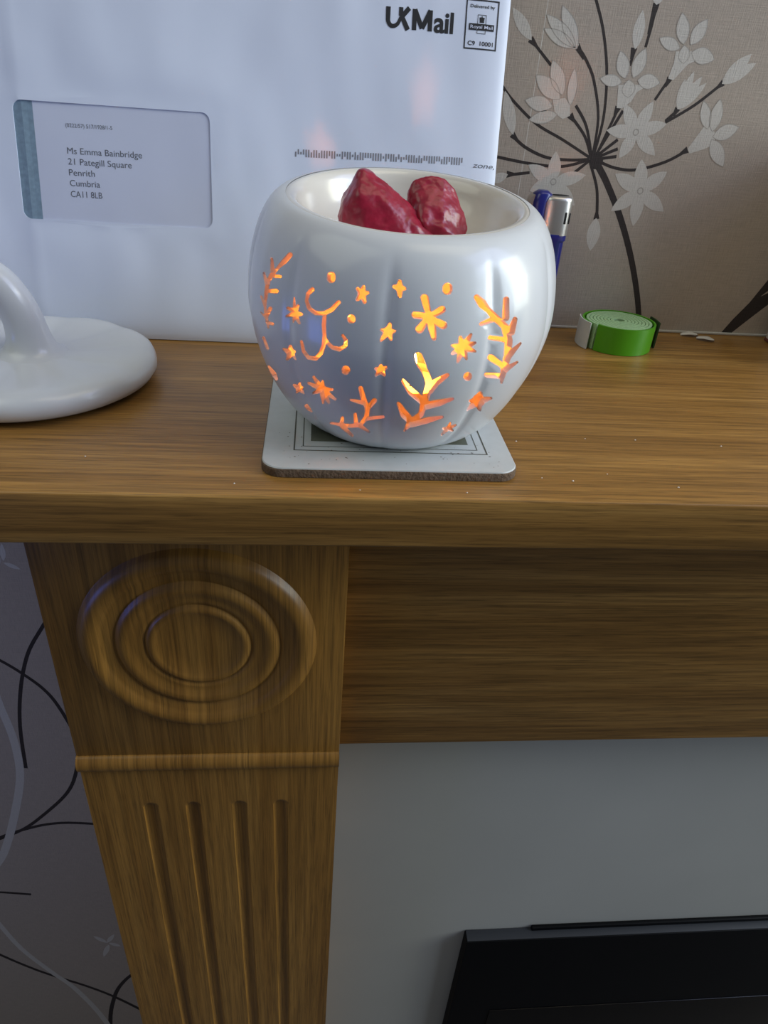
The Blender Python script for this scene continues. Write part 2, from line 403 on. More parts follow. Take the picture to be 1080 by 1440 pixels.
# ------------------------------------------------------------------ traced shapes (theta, height mm) and wallpaper motifs (x, z mm)
HOLES = [[[-2.4512,80.11],[-2.4384,80.34],[-2.4257,80.26],[-2.417,79.92],[-2.417,79.38],[-2.4503,76.52],[-2.5021,73.69],[-2.5288,71.39],[-2.5248,71.33],[-2.475,71.77],[-2.4681,71.58],[-2.4672,71.15],[-2.4719,70.84],[-2.4798,70.64],[-2.5439,69.84],[-2.5617,68.15],[-2.5663,67.47],[-2.5683,65.14],[-2.4956,66.56],[-2.4817,66.46],[-2.4751,66.0],[-2.48,65.32],[-2.4934,64.79],[-2.5678,63.72],[-2.5729,63.53],[-2.581,58.86],[-2.5801,57.85],[-2.5744,56.87],[-2.5715,56.88],[-2.5582,58.31],[-2.5471,58.85],[-2.5374,59.07],[-2.5279,59.13],[-2.522,58.97],[-2.519,58.7],[-2.5589,54.57],[-2.5562,53.37],[-2.5497,53.23],[-2.5066,53.49],[-2.5008,53.36],[-2.4986,53.13],[-2.5034,52.6],[-2.5147,52.14],[-2.5482,51.79],[-2.5454,50.57],[-2.5522,50.14],[-2.5631,49.85],[-2.5705,49.94],[-2.5799,51.6],[-2.59,51.87],[-2.5873,52.57],[-2.5932,53.28],[-2.6587,54.46],[-2.6533,54.83],[-2.6434,55.06],[-2.6072,54.86],[-2.6032,55.02],[-2.6069,57.29],[-2.6614,60.6],[-2.6542,61.08],[-2.6421,61.26],[-2.6131,60.11],[-2.6109,60.06],[-2.6098,60.24],[-2.6156,63.28],[-2.6104,65.97],[-2.6217,66.28],[-2.6666,69.22],[-2.657,69.71],[-2.6481,69.87],[-2.6406,69.88],[-2.6039,68.37],[-2.5993,68.41],[-2.5803,70.58],[-2.5729,71.1],[-2.5826,71.5],[-2.6066,75.32],[-2.606,75.58],[-2.6007,75.83],[-2.5938,75.98],[-2.5851,76.02],[-2.5799,75.91],[-2.5432,72.88],[-2.5253,74.06],[-2.492,77.09],[-2.4579,79.79]],[[-2.3569,65.81],[-2.3483,66.0],[-2.3409,65.84],[-2.322,63.32],[-2.3071,64.3],[-2.3008,64.4],[-2.2944,64.25],[-2.2932,63.95],[-2.3011,61.73],[-2.2647,61.75],[-2.2593,61.52],[-2.2591,61.2],[-2.2636,60.87],[-2.2948,60.04],[-2.2727,57.9],[-2.274,57.54],[-2.2794,57.23],[-2.2883,57.16],[-2.32,58.22],[-2.3226,58.06],[-2.3323,56.67],[-2.3381,56.4],[-2.3437,56.34],[-2.3507,56.59],[-2.3558,58.52],[-2.3978,57.51],[-2.4035,57.51],[-2.4077,57.66],[-2.4088,57.91],[-2.4053,58.25],[-2.3736,59.87],[-2.4041,60.69],[-2.4066,60.97],[-2.4046,61.27],[-2.4002,61.51],[-2.3942,61.65],[-2.3625,61.66],[-2.3588,61.8],[-2.3612,65.35]],[[-2.6544,44.7],[-2.6352,45.19],[-2.6242,45.1],[-2.5939,41.06],[-2.5999,40.47],[-2.6151,39.83],[-2.6338,39.38],[-2.646,39.46],[-2.6716,43.71],[-2.6658,44.21]],[[-2.3866,46.68],[-2.3773,46.93],[-2.3711,46.86],[-2.3627,45.63],[-2.3583,45.44],[-2.3504,45.46],[-2.3299,45.9],[-2.3229,45.72],[-2.3226,45.43],[-2.3261,45.07],[-2.3474,44.01],[-2.3301,42.24],[-2.3316,41.82],[-2.3394,41.34],[-2.3507,41.14],[-2.3825,41.88],[-2.4129,39.79],[-2.4249,39.43],[-2.4335,39.53],[-2.4324,39.93],[-2.4157,41.99],[-2.4173,42.72],[-2.4457,43.61],[-2.4473,44.02],[-2.4402,44.55],[-2.4303,44.88],[-2.4002,45.0],[-2.3936,46.24]],[[-2.7296,30.28],[-2.706,30.93],[-2.6878,31.21],[-2.6047,29.72],[-2.6264,26.55],[-2.6384,25.93],[-2.6586,25.19],[-2.6893,24.36],[-2.7088,24.05],[-2.7906,24.03],[-2.7737,28.57],[-2.7617,29.19]],[[-2.3755,30.48],[-2.3641,30.81],[-2.3586,30.7],[-2.3605,29.08],[-2.3363,29.68],[-2.3293,29.5],[-2.3345,28.86],[-2.3572,27.66],[-2.3472,25.98],[-2.3513,25.53],[-2.3617,24.98],[-2.3756,24.71],[-2.399,25.47],[-2.4283,24.14],[-2.4406,23.9],[-2.4445,24.07],[-2.4284,25.5],[-2.4238,26.47],[-2.4418,27.68],[-2.4401,28.06],[-2.432,28.61],[-2.4185,29.09],[-2.3948,28.92],[-2.383,30.05]],[[-2.3978,19.16],[-2.386,19.53],[-2.3781,19.56],[-2.3599,17.96],[-2.3565,16.31],[-2.3685,15.54],[-2.3817,15.23],[-2.4103,15.79],[-2.4175,17.94],[-2.4115,18.46]],[[-2.2014,37.69],[-2.1946,37.91],[-2.1891,37.86],[-2.1492,35.41],[-2.138,36.81],[-2.1305,37.12],[-2.1244,37.07],[-2.1226,36.77],[-2.1218,34.57],[-2.1166,34.19],[-2.0671,34.45],[-2.062,34.38],[-2.0603,33.9],[-2.0658,33.33],[-2.0967,32.31],[-2.0523,29.8],[-2.0517,29.37],[-2.056,28.85],[-2.0615,28.59],[-2.0671,28.51],[-2.1107,29.55],[-2.1061,26.68],[-2.1104,26.06],[-2.1197,25.62],[-2.1267,25.66],[-2.1443,27.75],[-2.1584,25.32],[-2.1659,24.8],[-2.1742,24.56],[-2.1797,24.64],[-2.1809,24.96],[-2.1742,30.01],[-2.2371,28.11],[-2.2463,28.14],[-2.2464,28.58],[-2.2406,29.14],[-2.1979,31.31],[-2.2663,32.47],[-2.2686,32.96],[-2.2625,33.51],[-2.2528,33.88],[-2.1904,34.08],[-2.2084,36.83],[-2.2069,37.27]],[[-2.2208,71.77],[-2.2121,71.95],[-2.2032,71.88],[-2.1969,71.57],[-2.1951,71.17],[-2.1983,70.69],[-2.225,69.03],[-2.2293,67.07],[-2.2283,66.71],[-2.2067,64.94],[-2.1687,64.27],[-2.1618,64.26],[-2.1261,64.69],[-2.1184,64.86],[-2.0779,66.79],[-2.0407,69.81],[-2.0318,70.0],[-2.0235,69.8],[-2.0209,69.39],[-2.0222,69.01],[-2.0573,65.8],[-2.0962,64.07],[-2.0984,63.89],[-2.0978,60.06],[-2.0888,55.65],[-2.0723,54.26],[-2.0468,53.25],[-2.039,53.11],[-2.0131,53.1],[-2.0056,53.29],[-1.9859,54.2],[-1.9829,54.5],[-1.9809,55.82],[-2.0007,57.45],[-2.0014,57.83],[-1.9978,58.2],[-1.9918,58.38],[-1.9854,58.26],[-1.9617,56.54],[-1.9602,56.29],[-1.9611,54.03],[-1.9632,53.6],[-2.0046,51.48],[-2.01,51.41],[-2.054,51.53],[-2.0834,52.84],[-2.0917,53.04],[-2.0921,52.43],[-2.1126,48.59],[-2.1531,45.4],[-2.1637,44.95],[-2.2221,44.37],[-2.2297,44.51],[-2.2657,46.51],[-2.2765,50.52],[-2.2736,51.01],[-2.2676,51.36],[-2.2597,51.51],[-2.2536,51.39],[-2.2385,47.8],[-2.2107,46.37],[-2.2043,46.3],[-2.171,46.68],[-2.1646,46.92],[-2.1369,49.13],[-2.1173,52.46],[-2.1149,56.12],[-2.124,60.05],[-2.1216,63.17],[-2.1247,63.21],[-2.1733,62.61],[-2.2242,63.57],[-2.2293,63.8],[-2.2551,66.22],[-2.2527,69.29],[-2.2259,71.51]],[[-2.1147,78.46],[-2.1039,78.65],[-2.0922,78.58],[-2.0822,78.28],[-2.0767,77.81],[-2.0721,76.64],[-2.0728,76.16],[-2.079,75.54],[-2.0903,75.11],[-2.1005,75.0],[-2.1113,75.1],[-2.1197,75.39],[-2.1251,75.86],[-2.1295,76.99],[-2.1291,77.47],[-2.1242,78.04]],[[-1.9057,76.27],[-1.897,76.36],[-1.8901,76.06],[-1.8881,74.61],[-1.8715,74.63],[-1.8664,74.46],[-1.8641,74.17],[-1.8644,73.82],[-1.8674,73.55],[-1.8836,72.98],[-1.874,70.85],[-1.876,70.46],[-1.8825,70.18],[-1.8887,70.18],[-1.8931,70.35],[-1.9068,71.64],[-1.9086,71.62],[-1.9194,70.8],[-1.9243,70.63],[-1.9327,70.69],[-1.9375,71.07],[-1.9373,71.42],[-1.9281,72.79],[-1.9278,73.03],[-1.9297,73.62],[-1.9429,74.55],[-1.9433,75.02],[-1.9396,75.32],[-1.9324,75.48],[-1.9275,75.41],[-1.9159,75.04],[-1.9099,76.0]],[[-1.9585,65.75],[-1.9493,65.91],[-1.9401,65.83],[-1.9327,65.53],[-1.9281,65.07],[-1.9263,64.2],[-1.9277,63.68],[-1.9328,63.15],[-1.9416,62.75],[-1.9508,62.61],[-1.9592,62.7],[-1.967,63.03],[-1.9712,63.49],[-1.9729,64.3],[-1.9716,64.83],[-1.9662,65.38]],[[-1.7388,64.35],[-1.7314,64.42],[-1.7261,64.12],[-1.723,62.32],[-1.72,62.23],[-1.7024,62.18],[-1.699,62.04],[-1.6969,61.79],[-1.697,61.47],[-1.6993,61.21],[-1.7142,60.64],[-1.7179,60.3],[-1.7184,60.04],[-1.7133,58.54],[-1.7137,58.22],[-1.7188,57.85],[-1.7256,57.86],[-1.7416,59.06],[-1.7436,59.08],[-1.769,57.39],[-1.7728,57.27],[-1.7778,57.29],[-1.7824,57.58],[-1.783,57.97],[-1.7667,60.48],[-1.7687,60.65],[-1.7836,61.26],[-1.786,61.55],[-1.7853,61.89],[-1.7795,62.24],[-1.761,62.26],[-1.7535,62.53],[-1.7507,62.73],[-1.7419,64.14]],[[-1.9763,45.91],[-1.9658,46.12],[-1.9561,46.04],[-1.9486,45.7],[-1.9441,45.06],[-1.9435,44.16],[-1.9469,43.42],[-1.9542,42.72],[-1.9642,42.25],[-1.9755,42.05],[-1.9848,42.18],[-1.992,42.53],[-1.9962,43.17],[-1.996,44.03],[-1.9928,44.76],[-1.9855,45.45]],[[-1.7737,48.37],[-1.7685,48.5],[-1.7628,48.32],[-1.7565,47.29],[-1.7388,47.69],[-1.7343,47.58],[-1.731,47.31],[-1.7302,46.95],[-1.7317,46.63],[-1.7458,45.52],[-1.7454,45.22],[-1.736,43.91],[-1.7371,43.43],[-1.7414,43.11],[-1.7495,43.11],[-1.764,43.9],[-1.7685,44.01],[-1.7736,43.87],[-1.7906,42.96],[-1.7968,43.01],[-1.8008,43.34],[-1.8008,43.87],[-1.7902,45.21],[-1.7915,45.43],[-1.8031,46.08],[-1.8044,46.38],[-1.8037,46.74],[-1.8008,47.02],[-1.7967,47.19],[-1.7806,47.1],[-1.7775,48.05]],[[-1.8879,38.05],[-1.8771,38.19],[-1.8704,37.76],[-1.8528,33.06],[-1.839,30.14],[-1.8367,30.18],[-1.8125,32.65],[-1.8067,32.99],[-1.8001,33.14],[-1.7934,33.06],[-1.7878,32.76],[-1.7848,32.31],[-1.7845,31.7],[-1.7876,31.12],[-1.8279,27.4],[-1.8305,26.82],[-1.8389,23.27],[-1.836,23.19],[-1.741,24.21],[-1.7337,23.93],[-1.7317,23.35],[-1.7344,22.87],[-1.7404,22.57],[-1.8576,20.59],[-1.8616,20.39],[-1.89,17.7],[-1.8382,14.38],[-1.838,13.7],[-1.846,13.09],[-1.8531,13.09],[-1.928,16.03],[-2.0237,14.08],[-1.9919,10.07],[-1.9945,9.41],[-2.0014,8.79],[-2.0115,8.26],[-2.0193,8.1],[-2.0886,12.86],[-2.0911,13.97],[-2.1811,13.51],[-2.1848,13.67],[-2.1824,14.15],[-2.1746,14.7],[-2.1653,15.05],[-2.0766,16.2],[-2.0501,20.01],[-2.0422,20.6],[-2.0345,20.84],[-2.0267,20.71],[-2.0248,20.25],[-2.0401,16.82],[-2.0392,16.52],[-1.9999,16.96],[-1.9575,17.85],[-1.9553,18.11],[-1.9459,23.39],[-1.9411,23.98],[-1.9329,24.34],[-1.9257,24.26],[-1.9223,23.83],[-1.9224,18.74],[-1.9143,18.81],[-1.9098,19.02],[-1.8712,23.07],[-1.8637,25.95],[-1.8657,26.77],[-1.8642,27.73],[-1.8721,29.02],[-1.8796,29.0],[-1.955,30.08],[-1.958,30.25],[-1.9586,30.6],[-1.956,30.99],[-1.9497,31.27],[-1.8852,31.26],[-1.8966,36.96],[-1.8945,37.55]],[[-1.7037,79.44],[-1.6965,79.52],[-1.6906,79.35],[-1.6883,79.13],[-1.6826,77.79],[-1.6765,77.47],[-1.6621,77.22],[-1.6578,76.82],[-1.6586,76.46],[-1.6619,76.23],[-1.6766,76.0],[-1.6796,75.85],[-1.6815,73.91],[-1.6849,73.59],[-1.6901,73.45],[-1.6961,73.5],[-1.7006,73.75],[-1.7107,75.63],[-1.7186,76.04],[-1.735,76.32],[-1.7396,76.73],[-1.7388,77.09],[-1.7346,77.35],[-1.7178,77.54],[-1.713,77.71],[-1.7087,79.08]],[[-1.4315,79.29],[-1.4192,79.33],[-1.4074,79.09],[-1.399,78.65],[-1.3942,78.02],[-1.3937,76.92],[-1.3968,76.35],[-1.4051,75.8],[-1.4176,75.49],[-1.4291,75.5],[-1.4397,75.76],[-1.4474,76.19],[-1.4519,76.77],[-1.4528,77.87],[-1.4502,78.44],[-1.4425,78.97]],[[-1.5606,75.42],[-1.5533,75.5],[-1.5451,75.41],[-1.5379,75.15],[-1.5332,74.78],[-1.5119,69.57],[-1.5089,69.59],[-1.4643,71.6],[-1.4572,71.76],[-1.4491,71.79],[-1.4408,71.6],[-1.4343,71.23],[-1.4307,70.79],[-1.4309,70.06],[-1.4371,69.52],[-1.4675,68.43],[-1.49,67.83],[-1.4281,66.21],[-1.4198,65.69],[-1.4161,64.99],[-1.4173,64.42],[-1.4223,63.91],[-1.4293,63.62],[-1.4383,63.52],[-1.4495,63.7],[-1.4844,65.09],[-1.4782,63.99],[-1.4711,60.29],[-1.4733,59.77],[-1.4806,59.39],[-1.4908,59.46],[-1.4985,59.95],[-1.5197,63.37],[-1.5273,65.27],[-1.5499,62.47],[-1.5544,62.15],[-1.5619,61.88],[-1.5697,61.83],[-1.5776,61.94],[-1.5847,62.26],[-1.5912,63.0],[-1.5918,63.46],[-1.5901,63.91],[-1.5539,66.92],[-1.6031,67.02],[-1.6122,67.32],[-1.6183,67.9],[-1.6191,68.4],[-1.6169,68.84],[-1.612,69.21],[-1.6049,69.45],[-1.5624,69.34],[-1.5433,69.12],[-1.5747,73.97],[-1.5747,74.45],[-1.5722,74.87],[-1.5671,75.22]],[[-1.2743,61.63],[-1.2693,61.67],[-1.2647,61.57],[-1.2611,61.35],[-1.2594,61.03],[-1.2732,58.27],[-1.236,58.27],[-1.2299,58.04],[-1.227,57.69],[-1.2269,57.41],[-1.2297,57.19],[-1.2593,56.17],[-1.2249,54.77],[-1.2205,54.4],[-1.2203,54.05],[-1.2235,53.8],[-1.2287,53.73],[-1.2785,54.38],[-1.2792,54.2],[-1.2704,51.69],[-1.2719,51.26],[-1.278,51.08],[-1.285,51.26],[-1.3043,52.99],[-1.3067,53.06],[-1.3245,50.51],[-1.3288,50.31],[-1.3355,50.37],[-1.3408,50.67],[-1.3425,51.03],[-1.341,54.14],[-1.3435,54.21],[-1.3711,53.74],[-1.3756,53.79],[-1.3802,53.99],[-1.3827,54.34],[-1.382,54.69],[-1.3596,56.13],[-1.3836,56.89],[-1.387,57.22],[-1.3872,57.56],[-1.385,57.78],[-1.3811,57.91],[-1.3455,58.01],[-1.3413,58.1],[-1.3435,60.52],[-1.3401,60.91],[-1.3338,60.99],[-1.328,60.8],[-1.3131,59.31],[-1.311,59.26]],[[-1.2626,45.99],[-1.2506,45.95],[-1.2394,45.66],[-1.2286,45.11],[-1.2197,44.32],[-1.2152,43.42],[-1.2152,42.7],[-1.2204,42.07],[-1.23,41.77],[-1.2422,41.81],[-1.254,42.13],[-1.2647,42.68],[-1.273,43.45],[-1.2773,44.35],[-1.2771,45.07],[-1.2716,45.66]],[[-1.1026,35.02],[-1.0913,34.9],[-1.0812,34.39],[-1.0657,32.36],[-0.9926,31.4],[-0.9828,31.04],[-0.9747,30.59],[-0.9688,29.79],[-1.0226,28.5],[-1.0241,27.6],[-1.0301,26.84],[-1.0124,24.34],[-1.0157,23.92],[-1.0244,23.98],[-1.0377,24.45],[-1.0774,26.98],[-1.1265,25.32],[-1.1326,25.32],[-1.1403,25.55],[-1.151,26.2],[-1.1543,26.81],[-1.1416,29.77],[-1.1444,29.96],[-1.1704,30.74],[-1.177,31.27],[-1.1785,31.83],[-1.1747,32.05],[-1.146,32.42],[-1.136,33.41],[-1.1143,33.77]],[[-1.2576,21.15],[-1.2496,21.15],[-1.2406,20.68],[-1.2289,18.76],[-1.1902,19.15],[-1.1826,18.97],[-1.1754,18.6],[-1.1698,18.11],[-1.1686,17.61],[-1.1974,16.44],[-1.1696,15.21],[-1.161,14.62],[-1.1581,14.19],[-1.1647,13.89],[-1.2083,14.99],[-1.2237,14.95],[-1.2505,12.41],[-1.2633,12.58],[-1.2728,13.14],[-1.2773,13.78],[-1.269,16.28],[-1.2887,16.88],[-1.295,17.4],[-1.2969,17.86],[-1.2927,18.16],[-1.2696,18.29],[-1.2619,18.75]],[[-1.5725,54.74],[-1.5656,54.82],[-1.5587,54.75],[-1.5524,54.52],[-1.547,54.12],[-1.5247,51.14],[-1.5082,48.44],[-1.5006,47.68],[-1.4684,43.27],[-1.4593,43.83],[-1.3881,46.39],[-1.3785,46.34],[-1.3734,46.07],[-1.37,45.73],[-1.3686,45.26],[-1.3708,44.89],[-1.4218,41.28],[-1.454,37.15],[-1.4622,36.57],[-1.4635,33.48],[-1.4034,34.25],[-1.3105,34.72],[-1.3026,34.51],[-1.2968,33.87],[-1.2998,33.36],[-1.38,30.73],[-1.4699,29.2],[-1.4742,25.86],[-1.4914,24.3],[-1.4865,24.29],[-1.4514,25.09],[-1.3409,25.56],[-1.3336,25.36],[-1.3279,24.93],[-1.3259,24.43],[-1.328,24.07],[-1.427,21.49],[-1.5318,19.29],[-1.546,19.32],[-1.5723,16.49],[-1.5795,16.29],[-1.5869,16.7],[-1.5887,17.24],[-1.5781,21.36],[-1.5775,22.19],[-1.6188,24.79],[-1.6249,25.32],[-1.6577,31.34],[-1.6579,32.06],[-1.6544,32.43],[-1.6499,32.6],[-1.6444,32.6],[-1.64,32.42],[-1.5944,28.7],[-1.5456,25.08],[-1.5126,27.62],[-1.5127,32.05],[-1.5945,36.61],[-1.6438,42.01],[-1.6456,42.39],[-1.6451,42.81],[-1.6387,43.34],[-1.6336,43.39],[-1.6284,43.27],[-1.5731,39.63],[-1.5117,36.24],[-1.51,36.44],[-1.5017,41.68],[-1.5032,42.17],[-1.5265,45.83],[-1.5648,49.33],[-1.5685,49.82],[-1.5853,53.41],[-1.5818,54.24]],[[-1.2479,75.08],[-1.2395,75.1],[-1.2314,74.92],[-1.1796,72.59],[-1.1409,69.69],[-1.0971,67.46],[-1.0557,65.18],[-1.0505,72.35],[-1.0462,72.7],[-1.0376,72.92],[-1.0265,72.92],[-1.0165,72.69],[-1.0088,72.3],[-1.0053,71.77],[-1.0021,64.88],[-1.0059,64.4],[-1.013,64.1],[-1.0227,64.0],[-1.0365,64.11],[-1.0125,62.82],[-1.0027,62.01],[-0.9736,65.04],[-0.9643,65.16],[-0.9537,65.03],[-0.9451,64.72],[-0.9386,64.24],[-0.9378,63.84],[-0.951,58.79],[-0.9586,58.3],[-0.9747,57.98],[-0.9599,56.06],[-0.9586,53.0],[-0.9548,52.97],[-0.8949,54.59],[-0.8826,54.37],[-0.8774,54.08],[-0.8759,53.78],[-0.9461,48.61],[-0.9497,47.9],[-0.9488,46.1],[-0.9455,45.98],[-0.8834,46.58],[-0.8753,46.43],[-0.8683,46.16],[-0.8615,45.59],[-0.8636,45.34],[-0.9459,42.24],[-0.9401,37.27],[-0.9464,37.01],[-0.9584,37.27],[-0.9683,37.81],[-0.9844,39.97],[-1.0895,41.45],[-1.1039,42.04],[-1.1115,42.81],[-1.1108,43.43],[-1.1018,43.73],[-1.002,42.77],[-0.9986,42.87],[-1.0105,45.35],[-1.104,49.02],[-1.1147,49.74],[-1.119,50.53],[-1.1173,51.02],[-1.1112,51.4],[-1.1013,51.52],[-1.0902,51.36],[-1.0814,51.06],[-1.0116,47.72],[-1.009,47.73],[-1.0088,48.41],[-1.0141,49.39],[-1.0091,50.45],[-1.0228,55.84],[-1.0266,55.98],[-1.1289,57.57],[-1.1382,57.96],[-1.1425,58.54],[-1.1393,59.07],[-1.1299,59.26],[-1.0356,58.2],[-1.0349,58.33],[-1.0431,59.38],[-1.0541,61.5],[-1.0593,61.95],[-1.0989,64.13],[-1.2049,63.72],[-1.212,63.81],[-1.2168,64.05],[-1.22,64.59],[-1.2182,64.82],[-1.2146,65.05],[-1.1355,65.95],[-1.1337,66.07],[-1.1711,68.43],[-1.2189,70.45],[-1.2246,70.79],[-1.2597,73.94],[-1.2602,74.29],[-1.2583,74.64],[-1.2536,74.92]],[[-4.4966,62.39],[-4.5175,61.47],[-4.5223,59.73],[-4.5512,59.99],[-4.572,59.07],[-4.564,57.59],[-4.5381,56.78],[-4.5512,55.19],[-4.5432,53.71],[-4.5175,53.71],[-4.4966,54.95],[-4.4758,53.71],[-4.45,53.71],[-4.4421,55.19],[-4.4552,56.78],[-4.4292,57.59],[-4.4212,59.07],[-4.4421,59.99],[-4.471,59.73],[-4.4758,61.47]],[[-4.931,73.19],[-4.9497,72.12],[-4.954,70.08],[-4.9799,70.39],[-4.9987,69.32],[-4.9915,67.59],[-4.9682,66.64],[-4.9799,64.79],[-4.9728,63.06],[-4.9497,63.06],[-4.931,64.51],[-4.9124,63.06],[-4.8892,63.06],[-4.8821,64.79],[-4.8938,66.64],[-4.8706,67.59],[-4.8634,69.32],[-4.8821,70.39],[-4.908,70.08],[-4.9124,72.12]],[[-5.3622,62.97],[-5.3847,61.94],[-5.3899,59.98],[-5.4211,60.27],[-5.4437,59.24],[-5.435,57.57],[-5.407,56.66],[-5.4211,54.88],[-5.4126,53.21],[-5.3847,53.21],[-5.3622,54.6],[-5.3398,53.21],[-5.3119,53.21],[-5.3034,54.88],[-5.3175,56.66],[-5.2895,57.57],[-5.2808,59.24],[-5.3034,60.27],[-5.3346,59.98],[-5.3398,61.94]],[[-5.3942,46.0],[-5.4155,45.04],[-5.4204,43.22],[-5.4499,43.49],[-5.4713,42.54],[-5.4631,41.0],[-5.4366,40.15],[-5.4499,38.5],[-5.4418,36.95],[-5.4155,36.95],[-5.3942,38.25],[-5.3729,36.95],[-5.3466,36.95],[-5.3385,38.5],[-5.3518,40.15],[-5.3253,41.0],[-5.3171,42.54],[-5.3385,43.49],[-5.368,43.22],[-5.3729,45.04]]]
FLOWERS = [[[[181.9,1215.6,171.6,1229.1,4.1],[181.9,1215.6,188.0,1231.4,4.1],[181.9,1215.6,198.9,1220.9,4.1],[181.9,1215.6,196.4,1204.4,4.1],[181.9,1215.6,175.4,1201.8,4.1],[181.9,1215.6,164.4,1215.5,4.1]],[],[181.9,1215.6,1.8]],[[[192.8,1185.0,189.1,1201.9,4.6],[192.8,1185.0,206.4,1196.3,4.6],[192.8,1185.0,210.5,1174.4,4.6],[192.8,1185.0,193.5,1165.1,4.6],[192.8,1185.0,177.4,1173.0,4.6],[192.8,1185.0,175.1,1193.3,4.6]],[],[192.8,1185.0,2.0]],[[[138.6,1186.9,137.0,1203.0,4.3],[138.6,1186.9,157.4,1191.6,4.3],[138.6,1186.9,154.2,1174.7,4.3],[138.6,1186.9,136.8,1171.5,4.3],[138.6,1186.9,125.3,1181.2,4.3],[138.6,1186.9,122.0,1195.1,4.3]],[],[138.6,1186.9,1.9]],[[[168.9,1241.3,163.0,1253.8,4.1],[173.3,1241.9,176.9,1255.9,4.2],[167.4,1239.4,154.7,1240.3,3.3],[176.2,1240.9,189.3,1240.5,4.1],[173.0,1232.4,171.1,1240.9,4.2]],[[165.8,1238.0],[179.0,1238.9],[180.6,1237.5],[177.2,1235.2],[175.1,1230.6],[170.6,1226.8],[167.5,1226.9],[166.2,1235.1]],None],[[[197.5,1259.1,192.5,1273.0,4.1],[201.3,1259.2,207.5,1271.1,4.2],[195.9,1257.0,183.2,1260.9,3.3],[203.1,1255.7,217.0,1253.4,4.4],[200.2,1250.5,198.0,1258.7,3.6]],[[194.0,1255.6],[203.0,1256.2],[206.1,1251.9],[202.6,1250.1],[196.5,1242.2],[193.3,1242.9],[194.5,1250.2]],None],[[[135.1,1231.2,126.3,1247.1,4.5],[140.4,1226.4,139.4,1244.3,3.0],[134.0,1229.2,118.3,1239.5,4.8],[130.5,1225.2,114.4,1227.3,4.2],[134.0,1221.5,118.2,1217.9,3.6]],[[129.9,1228.6],[136.9,1229.8],[140.4,1226.4],[141.4,1221.3],[137.5,1219.5],[132.4,1222.0]],None],[[[112.9,1255.2,100.2,1268.7,3.4]],[],None],[[[138.6,1253.1,126.7,1271.5,4.2],[137.8,1253.6,119.0,1267.0,3.9],[137.1,1253.6,118.8,1260.8,3.4]],[[124.6,1261.0],[132.4,1265.0],[139.3,1254.9],[138.3,1252.8],[132.0,1253.2]],None],[[[170.9,1255.0,170.6,1272.6,3.6]],[],None],[[[225.2,1242.4,237.5,1257.4,4.2],[225.2,1242.4,241.6,1253.3,3.6]],[],None],[[[203.0,1228.5,207.3,1247.3,3.0],[203.4,1228.5,212.6,1245.1,3.2],[203.8,1228.5,216.1,1242.2,2.7],[202.9,1228.9,203.2,1243.3,2.4]],[],None],[[[224.0,1219.8,217.3,1233.7,3.5],[227.3,1218.7,226.8,1235.2,4.2],[228.5,1216.0,242.6,1221.9,4.5],[228.1,1214.6,240.0,1201.1,4.5]],[[222.3,1222.4],[230.4,1217.5],[229.8,1212.0],[225.7,1209.7],[217.2,1206.6],[215.2,1208.9]],None],[[[169.3,1168.4,169.9,1149.2,4.8]],[],None],[[[110.4,1209.9,102.3,1231.0,3.9]],[],None],[[[110.7,1189.3,100.0,1184.7,3.0]],[],None],[[[177.4,1275.3,177.4,1283.0,3.6]],[],None],[[[-230.7,904.4,-228.7,920.3,2.4],[-231.1,902.8,-219.9,896.4,2.2],[-233.9,901.2,-235.4,917.1,2.5]],[],None],[[[-230.4,351.7,-243.6,368.1,3.5],[-230.4,351.7,-220.2,370.0,3.1],[-229.0,347.6,-238.6,320.7,3.5],[-228.5,351.5,-215.9,342.6,3.5]],[],None]]
